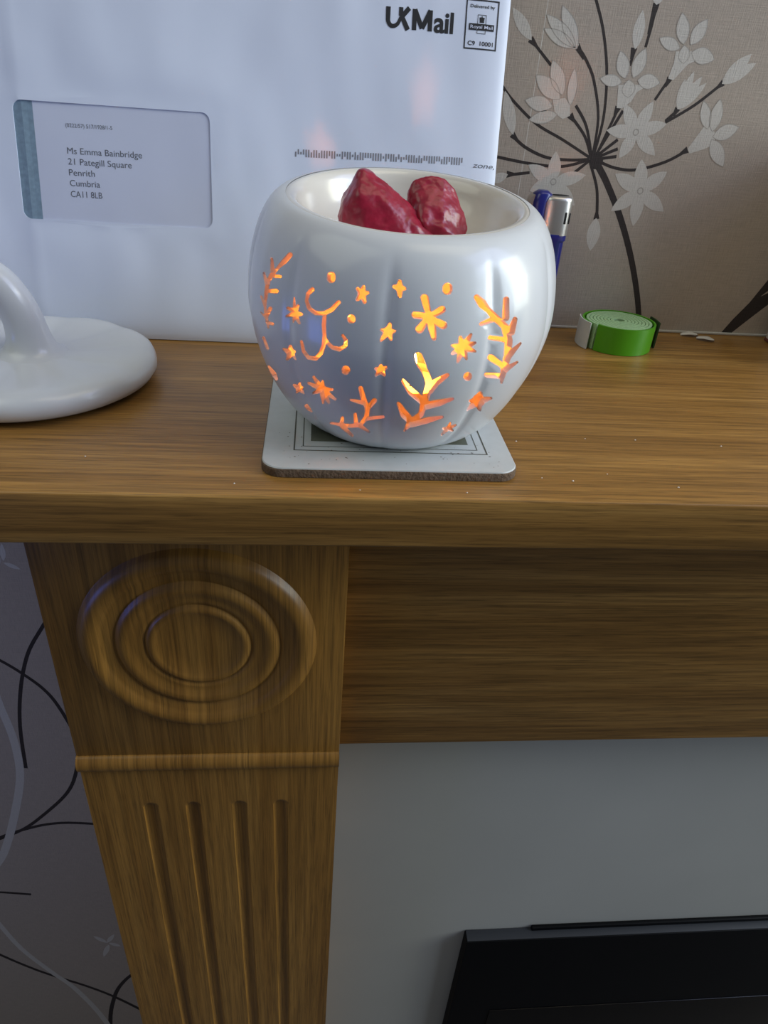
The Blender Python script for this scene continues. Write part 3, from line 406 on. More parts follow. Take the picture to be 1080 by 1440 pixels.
STEMS = [[0,[[158.9,1202.2],[164.9,1195.6],[171.7,1187.4],[184.6,1168.9],[197.3,1146.1],[208.6,1120.1],[216.9,1094.0]],3.91,3.6],[0,[[159.6,1200.9],[161.1,1221.2],[157.9,1242.8],[151.4,1261.7],[143.6,1276.1]],1.6,1.54],[0,[[159.2,1200.8],[158.1,1221.0],[151.6,1238.6],[145.0,1248.1],[139.2,1253.7]],1.5,1.65],[0,[[158.7,1201.5],[152.1,1216.7],[143.7,1226.6]],1.6,1.65],[0,[[158.5,1200.8],[152.5,1211.4],[142.7,1220.7]],1.6,1.65],[0,[[158.1,1200.8],[139.6,1209.2],[122.8,1216.2],[107.2,1226.9],[100.2,1233.4]],1.5,1.54],[0,[[157.4,1200.0],[146.5,1199.0],[132.2,1199.5],[118.8,1203.9],[110.1,1209.4]],1.6,1.76],[0,[[157.5,1199.8],[142.5,1195.4],[123.5,1195.7],[101.1,1198.3]],1.6,1.65],[0,[[123.5,1191.0],[110.4,1188.9]],1.6,1.76],[0,[[158.3,1199.7],[150.3,1192.6]],1.6,1.76],[0,[[161.5,1203.0],[165.9,1217.6],[168.6,1226.9]],1.6,1.65],[0,[[160.9,1202.3],[171.6,1225.8]],1.6,1.76],[0,[[161.7,1202.1],[172.2,1211.2]],1.6,1.76],[0,[[161.9,1201.3],[173.4,1206.5]],1.6,1.76],[0,[[162.1,1200.4],[173.6,1202.5]],1.6,1.76],[0,[[188.6,1232.1],[194.1,1242.7]],1.5,1.65],[0,[[197.9,1221.5],[212.4,1231.0],[225.2,1242.4]],1.6,1.65],[0,[[197.7,1222.2],[203.2,1227.8]],1.6,1.65],[0,[[163.2,1199.4],[174.4,1196.4],[187.4,1196.2],[203.8,1201.4],[215.1,1208.1]],1.6,1.76],[0,[[159.5,1196.7],[166.0,1184.2],[169.7,1168.1]],1.6,1.87],[0,[[169.9,1247.3],[171.0,1255.3]],1.5,1.54],[0,[[176.5,1256.3],[177.3,1267.0],[177.2,1276.0]],1.5,1.65],[0,[[112.6,1255.5],[125.8,1244.6]],1.4,1.54],[0,[[143.4,1248.6],[138.2,1254.6]],1.12,3.37],[0,[[169.9,1250.4],[170.3,1255.6]],1.12,3.61],[0,[[192.9,1238.8],[194.4,1243.2]],1.2,3.61],[0,[[201.6,1225.1],[203.2,1228.9]],1.28,3.61],[0,[[222.8,1240.1],[225.8,1243.0]],1.28,3.61],[0,[[211.4,1206.0],[215.4,1208.6]],1.28,3.85],[0,[[167.2,1222.9],[168.4,1227.5]],1.28,3.84],[0,[[176.4,1262.2],[177.2,1276.0]],1.12,3.61],[0,[[116.8,1252.2],[112.2,1255.7]],1.12,3.61],[0,[[168.7,1172.5],[169.5,1167.8]],1.28,3.85],[0,[[113.6,1207.0],[109.7,1210.1]],1.28,3.61],[0,[[115.0,1189.6],[110.0,1189.3]],1.28,3.85],[0,[[144.7,1218.6],[141.3,1221.8]],1.2,3.85],[0,[[-359.9,824.7],[-313.0,835.6],[-281.9,824.5],[-254.7,802.2],[-238.9,785.5],[-225.5,766.9],[-216.7,743.3],[-205.4,693.1]],2.75,3.3],[0,[[-204.7,853.7],[-215.5,837.3],[-231.6,809.1],[-244.9,769.2],[-254.7,721.9],[-260.6,665.6]],2.97,3.3],[0,[[-208.5,702.6],[-215.4,664.2],[-229.6,629.0],[-260.1,592.6],[-283.7,571.2],[-317.6,551.0],[-367.1,510.4],[-420.5,449.5]],3.3,3.75],[0,[[-206.4,577.9],[-242.3,581.7],[-273.1,575.3],[-313.3,555.4],[-363.7,510.2],[-398.2,454.6]],3.75,3.75],[0,[[-444.2,451.2],[-382.3,462.8],[-336.3,465.0],[-295.3,457.6]],3.64,3.86],[0,[[-441.3,496.2],[-406.9,421.1],[-364.8,351.7],[-318.1,295.5],[-268.7,252.2],[-236.0,217.3],[-194.8,160.5]],3.64,4.87],[0,[[-193.3,296.0],[-222.1,260.5],[-240.1,217.8],[-255.0,138.1],[-264.7,-24.9],[-251.7,-240.0]],4.42,5.93],[1,[[-304.2,877.4],[-281.9,824.5],[-268.2,777.7],[-266.1,748.4],[-263.6,703.9],[-267.7,655.9],[-282.0,604.4],[-301.4,549.0],[-318.9,513.8],[-372.0,432.4],[-437.6,373.1]],6.0,8.67],[1,[[-376.4,564.3],[-359.6,484.8],[-343.3,416.3],[-327.5,348.4],[-303.2,289.9],[-282.3,244.8],[-260.3,163.4],[-247.8,53.0],[-252.8,-154.6]],4.81,7.77]]
DARK = [[271.3,1099.4],[277.6,1110.7],[285.2,1122.1],[292.5,1137.2],[302.2,1160.9],[305.6,1179.7],[310.4,1180.0],[306.0,1157.8],[295.1,1130.2],[291.4,1126.4],[295.9,1129.0],[311.6,1140.7],[330.8,1149.9],[333.5,1146.5],[314.9,1135.6],[298.7,1121.5],[289.1,1111.5],[278.1,1099.7]]

# ------------------------------------------------------------------ materials
M = {}
M['oak_x'] = wood('oak_grain_lengthwise', 0, (0.22, 0.104, 0.0215), (0.34, 0.170, 0.0385), (0.465, 0.25, 0.065))
M['oak_z'] = wood('oak_grain_upright', 2, (0.225, 0.100, 0.0165), (0.29, 0.138, 0.0255), (0.35, 0.174, 0.036), freq=1.3, depth=0.02)
M['paper_wall'] = wallpaper_mat('taupe_linen_wallpaper', (0.475, 0.402, 0.340))
M['print_light'] = wallpaper_mat('pale_printed_petals', (0.64, 0.60, 0.55), 0.05, 0.5)
M['print_dark'] = wallpaper_mat('dark_printed_stems', (0.045, 0.036, 0.035), 0.15, 0.6)
M['print_mid'] = wallpaper_mat('grey_printed_outline', (0.44, 0.40, 0.36), 0.05, 0.6)
M['white_trim'] = plain('white_caulk', (0.55, 0.53, 0.50), 0.6)
M['panel'] = plain('matt_white_panel', (0.43, 0.425, 0.395), 0.6, var=0.04, vscale=8)
M['fire_black'] = plain('satin_black_metal', (0.004, 0.0042, 0.005), 0.5, spec=0.12)
M['fire_black_lit'] = plain('lit_black_metal', (0.035, 0.038, 0.045), 0.45)  # lighter copy of the casing black, with light on its top painted in
M['fire_glass'] = plain('black_glass', (0.002, 0.002, 0.0025), 0.25, spec=0.3)
M['ceramic'] = plain('white_glazed_ceramic', (0.725, 0.75, 0.785), 0.30, coat=0.42, spec=0.5)
M['dish'] = plain('cream_glazed_ceramic', (0.76, 0.735, 0.68), 0.25, coat=0.8)
M['envelope'] = plain('white_envelope_paper', (0.74, 0.80, 0.96), 0.42, bump=0.10, bscale=90)
M['letter'] = plain('letter_paper', (0.66, 0.70, 0.86), 0.6)
M['tint'] = plain('blue_grey_security_tint', (0.23, 0.33, 0.43), 0.6, var=0.12, vscale=500)
M['ink'] = plain('black_ink', (0.018, 0.018, 0.022), 0.6)
M['ink_grey'] = plain('grey_ink', (0.12, 0.13, 0.16), 0.6)
M['ink_pale'] = plain('pale_grey_ink', (0.22, 0.22, 0.26), 0.6)
M['coaster_white'] = plain('worn_white_laminate', (0.58, 0.60, 0.60), 0.45, var=0.05, vscale=120)
M['coaster_edge'] = plain('brown_hardboard', (0.13, 0.085, 0.055), 0.8, var=0.35, vscale=500, bump=0.5, bscale=900)
M['coaster_line'] = plain('olive_print', (0.085, 0.080, 0.055), 0.5)
M['coaster_picture'] = plain('olive_picture_print', (0.13, 0.135, 0.10), 0.45, var=0.4, vscale=90)
M['wax'] = plain('deep_pink_wax', (0.31, 0.008, 0.034), 0.36, coat=0.22, sss=0.12, sss_r=(0.002, 0.0004, 0.0006), var=0.18, vscale=260, bump=0.12, bscale=500)
M['lighter_blue'] = plain('royal_blue_plastic', (0.012, 0.018, 0.20), 0.28, coat=0.3)
M['chrome'] = plain('brushed_steel', (0.66, 0.64, 0.61), 0.34, metal=0.9)
M['hole_black'] = plain('dark_opening', (0.006, 0.006, 0.006), 0.7)
M['green'] = plain('lime_green_tape', (0.075, 0.32, 0.006), 0.38)
M['green_pale'] = plain('pale_green_tape_edge', (0.36, 0.55, 0.28), 0.55, var=0.15, vscale=700)
M['tape_white'] = plain('white_tape_backing', (0.60, 0.60, 0.57), 0.5)
M['green_shaded'] = plain('shaded_green_tape', (0.015, 0.045, 0.008), 0.5)  # darkened copy of the lime green, shadow painted into the colour
M['flake'] = plain('chipped_white_paint', (0.70, 0.67, 0.64), 0.6)
M['carton_red'] = plain('dark_red_card', (0.16, 0.05, 0.035), 0.6)
M['carpet'] = plain('dark_carpet', (0.09, 0.08, 0.075), 0.95, var=0.3, vscale=300)
M['tin'] = plain('tealight_tin', (0.7, 0.7, 0.7), 0.3, metal=1.0)
M['tealight_wax'] = plain('tealight_wax', (0.85, 0.8, 0.7), 0.4)
M['wick'] = plain('charred_wick', (0.02, 0.015, 0.01), 0.9)
M['flame'] = emit('candle_flame', (1.0, 0.21, 0.022), 800.0)
mt, nt, b_ = nodes('clear_window_film')
out_ = [n for n in nt.nodes if n.type == 'OUTPUT_MATERIAL'][0]
tr = nt.nodes.new('ShaderNodeBsdfTransparent'); gl = nt.nodes.new('ShaderNodeBsdfGlossy'); gl.inputs['Roughness'].default_value = 0.18
fr = nt.nodes.new('ShaderNodeFresnel'); fr.inputs['IOR'].default_value = 1.4
mx = nt.nodes.new('ShaderNodeMixShader')
mx.inputs[0].default_value = 0.05; nt.links.new(tr.outputs[0], mx.inputs[1]); nt.links.new(gl.outputs[0], mx.inputs[2])
nt.links.new(mx.outputs[0], out_.inputs['Surface'])
nt.nodes.remove(b_)
M['film'] = mt

SHELF = 1.10
WALL = 0.2215

# ------------------------------------------------------------------ setting
V, F = box(-1.6, 2.4, WALL, WALL + 0.12, 0.0, 2.4, 0)
wall = struct(mesh('wall_back', V, F, M['paper_wall'], base=(0.4, WALL, 0), smooth=False), 'taupe linen-look wallpaper with pale flowers on dark stems', 'wall')
V, F = box(-1.6, 2.4, -2.2, WALL + 0.12, -0.05, 0.0, 0)
struct(mesh('floor', V, F, M['carpet'], base=(0.4, -1, 0), smooth=False), 'dark carpeted floor below the fireplace', 'floor')
V, F = box(-0.26, 1.30, WALL - 0.0015, WALL, SHELF, SHELF + 0.0016, 0.0004)
struct(mesh('trim_1', V, F, M['white_trim'], base=(0.4, WALL, SHELF)), 'thin white caulk line where wallpaper meets the wooden shelf', 'trim')

def wall_print(name, V2, F2, mat, off, lift=None):
    """flat printed motif on the wallpaper; V2 in millimetres (x, z)"""
    return mesh(name, [(x / 1000, WALL - off - (lift[i] if lift else 0), z / 1000) for i, (x, z) in enumerate(V2)], F2, mat, parent=wall, smooth=False)

def petal2d(bx, bz, tx, tz, w_, n=9):
    L = math.hypot(tx - bx, tz - bz); ux, uz = (tx - bx) / L, (tz - bz) / L
    left, right = [], []
    for i in range(n + 1):
        t = i / n
        h = w_ * (math.sin(math.pi * t ** 0.92) ** 0.85 if 0 < t < 1 else 0) * 0.86 + 0.05
        px, pz = bx + ux * L * t, bz + uz * L * t
        left.append((px - uz * h, pz + ux * h)); right.append((px + uz * h, pz - ux * h))
    V = left + right
    F = [(i, n + 1 + i, n + 2 + i, i + 1) for i in range(n)]
    return V, F

for si, (tone, pts, w0, w1) in enumerate(STEMS):
    V2, F2 = strip2d(pts, w0, w1)
    wall_print('printed_ribbon' if tone else 'printed_stem', V2, F2, M['print_light'] if tone else M['print_dark'], 0.00002 + 0.0000004 * si)
wall_print('printed_stem', *poly2d(DARK), M['print_dark'], 0.00002)
V2, F2 = [], []
for k in range(20):
    a = 2 * math.pi * k / 20; V2.append((162.0 + 4.2 * math.cos(a), 1199.0 + 4.0 * math.sin(a)))
wall_print('printed_stem', V2, [tuple(range(20))], M['print_dark'], 0.00005)
for pets, poly, ring in FLOWERS:
    parts = [petal2d(*p) for p in pets]
    if poly: parts.append(poly2d(poly))
    lift = []
    for k, p_ in enumerate(parts): lift += [0.000006 * k] * len(p_[0])
    fl = wall_print('printed_flower', *join2d(*parts), M['print_light'], 0.00006, lift)
    # fine grey outline along each petal that overlaps its neighbours
    if poly:
        lines = []
        for p in pets:
            V2, F2 = petal2d(*p)
            n = len(V2) // 2
            lines.append(strip2d(V2[:n], 0.35, 0.35, 2)); lines.append(strip2d(V2[n:], 0.35, 0.35, 2))
        wl = join2d(*lines)
        o = mesh('petal_outline', [(x / 1000, WALL - 0.00011, z / 1000) for x, z in wl[0]], wl[1], M['print_mid'], parent=fl, smooth=False)
    if ring:
        cx, cz, rr = ring
        V2 = []; n = 24
        for k in range(n):
            a = 2 * math.pi * k / n
            V2 += [(cx + rr * math.cos(a), cz + rr * math.sin(a)), (cx + rr * 0.68 * math.cos(a), cz + rr * 0.68 * math.sin(a))]
        F2 = [(2 * k, 2 * ((k + 1) % n), 2 * ((k + 1) % n) + 1, 2 * k + 1) for k in range(n)]
        mesh('flower_eye', [(x / 1000, WALL - 0.00012, z / 1000) for x, z in V2], F2, M['print_mid'], parent=fl, smooth=False)
wall_print('paper_seam', *rect2d(118.4, 118.9, 1102, 2300), M['print_light'], 0.00001)

# ------------------------------------------------------------------ fireplace surround
BLK, FRZ, PNL = 0.030, 0.045, 0.075
PX0, PX1 = -0.1229, 0.0167
sur = thing('fireplace_surround', (0.41, 0.12, 0.0), 'oak fireplace surround with deep mantel shelf, carved rosette and fluted pilaster', 'fireplace')
V, F = box(-0.27, 1.09, 0.0, WALL - 0.0002, SHELF - 0.0227, SHELF, 0.0011, 3)
mesh('mantel_shelf', V, F, M['oak_x'], sur, sharp=40)
V, F = box(PX1, 0.80, FRZ, WALL - 0.001, 0.9062, SHELF - 0.0228, 0.0006)
mesh('frieze_board', V, F, M['oak_x'], sur, sharp=40)
V, F = box(PX0, PX1, BLK, WALL - 0.001, 0.9185, SHELF - 0.0228, 0.0006)
mesh('pilaster_block', V, F, M['oak_z'], sur, sharp=40)
# turned rosette on the block
prof = [(0.0562, 0), (0.0556, .0006), (0.0545, .0024), (0.0525, .0040), (0.0500, .0047), (0.0475, .0042), (0.0455, .0030), (0.0440, .0020),
        (0.0400, .0018), (0.0392, .0010), (0.0385, .0012), (0.0372, .0028), (0.0350, .0036), (0.0325, .0030), (0.0305, .0018), (0.0280, .0016),
        (0.0262, .0016), (0.0255, .0008), (0.0247, .0008), (0.0238, .0020), (0.0222, .0026), (0.0205, .0020), (0.0190, .0012), (0.0100, .0010), (0.0, .0010)]
V, F = lathe(prof, 0, 0, 96)
mesh('rosette', [(-0.0532 + x, BLK - z, 0.9985 + y) for x, y, z in V], F, M['oak_z'], sur)
# half-round bead under the block
V, F = [], []
n = 14
for x in (PX0, PX1):
    for k in range(n + 1):
        a = math.pi * k / n
        V.append((x, BLK + 0.001 - 0.0045 * math.sin(a), 0.9125 + 0.0060 * math.cos(a)))
for k in range(n): F.append((k, k + 1, n + 2 + k, n + 1 + k))
F += [tuple(range(n + 1)), tuple(range(n + 1, 2 * n + 2)), (0, n, 2 * n + 1, n + 1)]
mesh('half_round_moulding', V, F, M['oak_z'], sur, sharp=50)
# fluted shaft: front face is a height field with round-ended grooves
fl_x = [-0.0892, -0.0655, -0.0394, -0.0158]
xs = [PX0]
for c in fl_x:
    xs += [c + 0.0042 * t for t in (-1.15, -1, -.85, -.7, -.5, -.25, 0, .25, .5, .7, .85, 1, 1.15)]
xs.append(PX1)
zs = [0.9183, 0.890] + [0.882 - 0.0011 * k for k in range(14)] + [0.85, 0.80, 0.70, 0.55, 0.40, 0.25, 0.12, 0.0]
V, F = [], []
for z in zs:
    for x in xs:
        d = 9
        for c in fl_x: d = min(d, math.hypot(x - c, max(0, z - 0.8715)))
        q = d / 0.0042
        dep = 0.0022 * math.sqrt(max(0, 1 - q * q)) if q < 1 else 0
        V.append((x, BLK + 0.0006 + dep, z))
nx = len(xs)
for i in range(len(zs) - 1):
    for j in range(nx - 1): F.append((i * nx + j, i * nx + j + 1, (i + 1) * nx + j + 1, (i + 1) * nx + j))
s = len(V)
V += [(PX0, WALL - 0.001, zs[0]), (PX1, WALL - 0.001, zs[0]), (PX0, WALL - 0.001, zs[-1]), (PX1, WALL - 0.001, zs[-1])]
last = (len(zs) - 1) * nx
F += [tuple([i * nx for i in range(len(zs))] + [s + 2, s]), tuple([i * nx + nx - 1 for i in range(len(zs))] + [s + 3, s + 1]),
      tuple(list(range(nx)) + [s + 1, s]), tuple([last + j for j in range(nx)] + [s + 3, s + 2]), (s, s + 1, s + 3, s + 2)]
mesh('fluted_shaft', V, F, M['oak_z'], sur, sharp=35)
V, F = box(PX1 + 0.0002, 0.80, PNL, WALL - 0.001, 0.0, 0.9060, 0)
mesh('back_panel', V, F, M['panel'], sur, smooth=False)

# ------------------------------------------------------------------ electric fire
fire = thing('electric_fire', (0.38, 0.055, 0.0), 'black electric fire set against the pale panel under the mantel', 'fireplace')
V, F = box(0.1310, 0.64, 0.0644, PNL - 0.0003, 0.08, 0.6368, 0.0009)
mesh('casing', V, F, M['fire_black'], fire, sharp=40)
V, F = box(0.1320, 0.639, 0.0655, PNL - 0.0004, 0.6362, 0.6371, 0.0002)
mesh('lit_casing_top', V, F, M['fire_black_lit'], fire, sharp=40)  # thin sheet over the casing, coloured as its lit upper face
V, F = box(0.1870, 0.60, 0.0712, PNL - 0.0003, 0.6372, 0.6412, 0.001, 3)
mesh('vent_lip', V, F, M['fire_black'], fire, sharp=40)
V, F = box(0.168, 0.60, 0.0634, 0.0648, 0.14, 0.516, 0.0005)
mesh('glass_front', V, F, M['fire_glass'], fire, sharp=40)

# ------------------------------------------------------------------ envelope leaning on the wall
SA = 0.0545 / 0.229
CA = math.sqrt(1 - SA * SA)
EU0, EU1, EV1 = -228.0, 96.0, 229.0
def env_disp(u, v):
    d = min(u - EU0, EU1 - u, v, EV1 - v)
    b = 0.0030 * (1 - math.exp(-max(d, 0) / 5.0)) + 0.0002
    # soft dents and folds in the paper
    b += (0.0018 * mnoise.noise(Vector((u / 55, v / 70, 1.3))) + 0.0009 * mnoise.noise(Vector((u / 20, v / 42, 4.1)))) * (1 - math.exp(-max(d, 0) / 15)) * (1 - 0.75 * math.exp(-(max(0, abs(u + 104) - 48) / 9) ** 2 - (max(0, abs(v - 87) - 28) / 9) ** 2))
    # long ridge along the letter's edge inside
    b += 0.0004 * math.exp(-((u + 147.5 + 0.02 * (v - 60)) / 1.8) ** 2) - 0.0005 * math.exp(-((u + 156) / 8) ** 2)
    return b
def env(u, v, off=0.0):
    d = env_disp(u, v) + off
    return (u / 1000, 0.167 + v / 1000 * SA - CA * d, SHELF + 0.0004 + v / 1000 * CA + SA * d)
envo = thing('envelope', (-0.066, 0.167, SHELF), 'large white posted window envelope leaning against the wallpaper', 'envelope')
WIN = round_rect(-152.2, -55.5, 59.3, 114.2, 4.2)
us = [EU0 + (EU1 - EU0) * k / 108 for k in range(109)]
vs = [EV1 * k / 72 for k in range(73)]
us = sorted(us + [EU0 + 1, EU0 + 2.0, EU1 - 1, EU1 - 2.0, EU1 - 4.0]); vs = sorted(vs + [1, 2, EV1 - 1, EV1 - 2])
P2, T2, L2 = cut_sheet(us, vs, [WIN], 1.0)
V = [env(u, v) for u, v in P2]
F = list(T2)
# back sheet and the recessed lip of the window
nf = len(V)
idx = {}
for k, (u, v) in enumerate([(EU0, 0), (EU1, 0), (EU1, EV1), (EU0, EV1)]):
    V.append((u / 1000, 0.1672 + v / 1000 * SA, SHELF + 0.0004 + v / 1000 * CA))
F.append((nf, nf + 1, nf + 2, nf + 3))
lip = len(V)
for i in L2[0]:
    u, v = P2[i]; V.append(env(u, v, -0.0006))
n = len(L2[0])
for k in range(n): F.append((L2[0][k], L2[0][(k + 1) % n], lip + (k + 1) % n, lip + k))
mesh('paper_sleeve', V, F, M['envelope'], envo, sharp=60)

def env_part(name, V2, F2, mat, off, parent=None):
    return mesh(name, [env(u, v, off) for u, v in V2], F2, mat, parent or envo, smooth=False)
def grid2d(u0, u1, v0, v1, nu, nv):
    V_ = [(u0 + (u1 - u0) * i / nu, v0 + (v1 - v0) * j / nv) for j in range(nv + 1) for i in range(nu + 1)]
    return V_, [(j * (nu + 1) + i, j * (nu + 1) + i + 1, (j + 1) * (nu + 1) + i + 1, (j + 1) * (nu + 1) + i) for j in range(nv) for i in range(nu)]
let = env_part('letter_sheet', *grid2d(-142.6, -54.8, 58.6, 114.9, 30, 20), M['letter'], -0.00055)
env_part('security_tint', *grid2d(-153.0, -142.6, 58.6, 114.9, 4, 20), M['tint'], -0.00058)
film = env_part('window_film', *grid2d(-152.8, -54.9, 58.7, 114.8, 34, 20), M['film'], -0.00030)
for body, u1, v0 in (('Ms Emma Bainbridge', -90.4, 91.2), ('21 Pategill Square', -95.9, 86.2), ('Penrith', -114.7, 81.1), ('Cumbria', -112.5, 76.1), ('CA11 8LB', -111.7, 70.9)):
    env_part('address_line', *text2d(body, -127.5, u1, v0, 3.1), M['ink_grey'], -0.00048, let)
env_part('address_line', *text2d('(0222/57) 517/1928/1-5', -127.3, -104.4, 103.4, 1.9), M['ink_grey'], -0.00048, let)
# postage marks
U = strip2d([(33.6, 167.1), (33.6, 163.0), (33.8, 160.7), (35.1, 159.15), (36.8, 159.0), (38.4, 159.9), (39.3, 161.3), (40.0, 162.9)], 2.3, 1.5)
K = join2d(rect2d(39.0, 41.1, 163.6, 167.3), strip2d([(44.2, 167.3), (40.3, 163.0)], 2.2, 2.2), strip2d([(39.9, 164.6), (43.8, 157.8)], 2.1, 2.4))
mail = join2d(rect2d(45.9, 48.1, 158.0, 167.1), rect2d(53.9, 56.1, 158.0, 167.1), strip2d([(47.0, 166.9), (51.0, 159.0)], 2.4, 2.2), strip2d([(55.0, 166.9), (51.0, 159.0)], 2.4, 2.2),
              text2d('ail', 57.0, 67.0, 158.0, 9.3, bold=0.024, ls=0.95))
env_part('printed_logo', *join2d(U, K, mail), M['ink'], 0.00014)
stamp = env_part('postage_frame', *frame2d(72.9, 90.0, 151.8, 173.7, 0.65), M['ink'], 0.00012)
env_part('postage_text', *text2d('Delivered by', 75.1, 87.8, 170.1, 1.45, bold=0.012), M['ink'], 0.00012, stamp)
env_part('postage_text', *text2d('C9  10001', 74.9, 88.1, 153.6, 2.0, bold=0.014), M['ink'], 0.00012, stamp)
env_part('postage_emblem', *join2d(frame2d(79.2, 83.7, 158.8, 167.2, 0.25)), M['ink'], 0.00012, stamp)
env_part('postage_banner', *grid2d(75.0, 88.0, 160.3, 163.2, 14, 4), M['ink'], 0.00018, stamp)
env_part('postage_text', *text2d('Royal Mail', 75.7, 87.3, 161.1, 1.45, bold=0.012), M['letter'], 0.00030, stamp)
# crown: band, arches and cross
cr = [rect2d(80.3, 82.6, 163.7, 164.3)]
for c in (80.4, 81.0, 81.45, 81.9, 82.5):
    cr.append(strip2d([(81.45 + (c - 81.45) * 0.8, 164.3), (c, 165.7)], 0.5, 0.55))
    a_ = [(c + 0.33 * math.cos(k * math.pi / 4), 165.75 + 0.33 * math.sin(k * math.pi / 4)) for k in range(8)]
    cr.append((a_, [tuple(range(8))]))
cr.append(rect2d(81.3, 81.6, 165.7, 166.6)); cr.append(rect2d(81.1, 81.8, 166.1, 166.35))
env_part('postage_crown', *join2d(*cr), M['ink'], 0.00012, stamp)
rnd = random.Random(7)
bars = []
nb = 66
for k in range(nb):
    u = -11.8 + (76.3 + 11.8) * k / (nb - 1); vm = 98.5 + 1.0 * k / (nb - 1)
    s_ = rnd.choice('FADTFAD')
    lo = vm - (1.8 if s_ in 'FD' else 0.6); hi = vm + (1.8 if s_ in 'FA' else 0.6)
    bars.append(rect2d(u - 0.33, u + 0.33, lo, hi))
env_part('printed_barcode', *join2d(*bars), M['ink_pale'], 0.00012)
env_part('printed_word', *text2d('zone,', 82.4, 94.8, 97.0, 2.6, shear=0.25), M['ink_grey'], 0.00012)

# ------------------------------------------------------------------ coaster
CX, CY, CH = 0.0312, 0.0665, 0.0042
co = thing('coaster', (CX, CY, SHELF), 'worn square white coaster with dark printed border under the ceramic pumpkin', 'coaster')
hs = 0.0519
rr_ = round_rect(CX - hs, CX + hs, CY - hs, CY + hs, 0.0085, 8)
def slab(poly, z0, z1, bev=0.0004):
    n = len(poly); cx = sum(p[0] for p in poly) / n; cy = sum(p[1] for p in poly) / n
    V, F = [], []
    for z, s_ in ((z0, 0), (z1 - bev, 0), (z1, bev)):
        for x, y in poly:
            l = math.hypot(x - cx, y - cy); V.append((x - (x - cx) / l * s_, y - (y - cy) / l * s_, z))
    for r_ in range(2):
        for k in range(n): F.append((r_ * n + k, r_ * n + (k + 1) % n, (r_ + 1) * n + (k + 1) % n, (r_ + 1) * n + k))
    F += [tuple(range(n)), tuple(range(2 * n, 3 * n))]
    return V, F
V, F = slab(rr_, SHELF + 0.0002, SHELF + CH - 0.0005)
mesh('hardboard_base', V, F, M['coaster_edge'], co, sharp=40)
V, F = slab([(CX + (x - CX) * 0.994, CY + (y - CY) * 0.994) for x, y in rr_], SHELF + CH - 0.0006, SHELF + CH)
top = mesh('laminate_top', V, F, M['coaster_white'], co, sharp=40)
def co_print(name, v2f2, mat, off):
    mesh(name, [(x, y, SHELF + CH + off) for x, y in v2f2[0]], v2f2[1], mat, top, smooth=False)
ycs = CY + 0.001
for h_, t_ in ((0.0404, 0.0006), (0.0367, 0.0004), ):
    co_print('border_line', frame2d(0.0322 - h_, 0.0322 + h_, ycs - h_ + 0.0028, ycs + h_, t_), M['coaster_line'], 0.00006)
co_print('printed_picture', frame2d(0.0322 - 0.0334, 0.0322 + 0.0334, ycs - 0.0290, ycs + 0.0334, 0.013), M['coaster_picture'], 0.00006)
rnd = random.Random(3)
specks = []
for k in range(70):
    sx_, sy_ = CX + rnd.uniform(-.048, .048), CY + rnd.uniform(-.049, -.02)
    q = rnd.uniform(.00015, .0005)
    specks.append(([(sx_ + q * rnd.uniform(.5, 1.4) * math.cos(a), sy_ + q * rnd.uniform(.4, 1) * math.sin(a)) for a in (0, 1.2, 2.5, 3.8, 5)], [(0, 1, 2, 3, 4)]))
co_print('worn_specks', join2d(*specks), M['coaster_edge'], 0.00004)

# ------------------------------------------------------------------ ceramic pumpkin warmer
Z0 = SHELF + CH
PX, PY, PR, PZM, PH, PRT, PTILT = 0.0352, 0.069, 0.0632, 0.0525, 0.0918, 0.0475, 0.099
def prad(z):
    rb = 0.55 * PR
    if z <= PZM: return rb + (PR - rb) * max(0, 1 - abs((PZM - z) / PZM) ** 1.65) ** (1 / 1.55)
    return PRT + (PR - PRT) * max(0, 1 - min(1, (z - PZM) / (PH - PZM)) ** 1.9) ** 0.5
# arc-length table of the outer profile
TAB = []
zz = [PZM * (1 - math.cos(math.pi * k / 400)) / 2 for k in range(401)] + [PZM + (PH - PZM) * math.sin(math.pi / 2 * k / 400) for k in range(1, 401)]
acc = 0; pr_, pz_ = prad(0), 0
for z in zz:
    r = prad(z); acc += math.hypot(r - pr_, z - pz_); TAB.append((acc, r, z)); pr_, pz_ = r, z
ARC = TAB[-1][0]
def z_to_s(z):
    lo, hi = 0, len(TAB) - 1
    while hi - lo > 1:
        m_ = (lo + hi) // 2
        if TAB[m_][2] <= z: lo = m_
        else: hi = m_
    a, b = TAB[lo], TAB[hi]
    t = 0 if b[2] == a[2] else (z - a[2]) / (b[2] - a[2])
    return a[0] + t * (b[0] - a[0])
def s_prof(s):
    lo, hi = 0, len(TAB) - 1
    while hi - lo > 1:
        m_ = (lo + hi) // 2
        if TAB[m_][0] <= s: lo = m_
        else: hi = m_
    a, b = TAB[lo], TAB[hi]
    t = 0 if b[0] == a[0] else (s - a[0]) / (b[0] - a[0])
    return a[1] + t * (b[1] - a[1]), a[2] + t * (b[2] - a[2])
GRV = 2 * math.pi / 10
def lobe(th, z):
    d = ((th + 1.745 + GRV / 2) % GRV) - GRV / 2
    q = max(0.0, min(1.0, (PH - z) / 0.020)) * max(0.0, min(1.0, (z + 0.004) / 0.012))
    q = q * q * (3 - 2 * q)
    return 1 - q * (0.016 * math.exp(-(d / 0.032) ** 2) + 0.014 * math.exp(-(d / 0.15) ** 2)) + q * 0.004
def pump(th, r, z):
    zz_ = z + PTILT * r * math.sin(th) * max(0, min(1, z / PH)) ** 1.5
    return (PX + r * math.cos(th), PY + r * math.sin(th), Z0 + zz_)
KS = 0.0632
T0 = 0.30 - 2 * math.pi
NT, NS = 260, 66
us = [(T0 + 2 * math.pi * k / NT) * KS for k in range(NT + 1)]
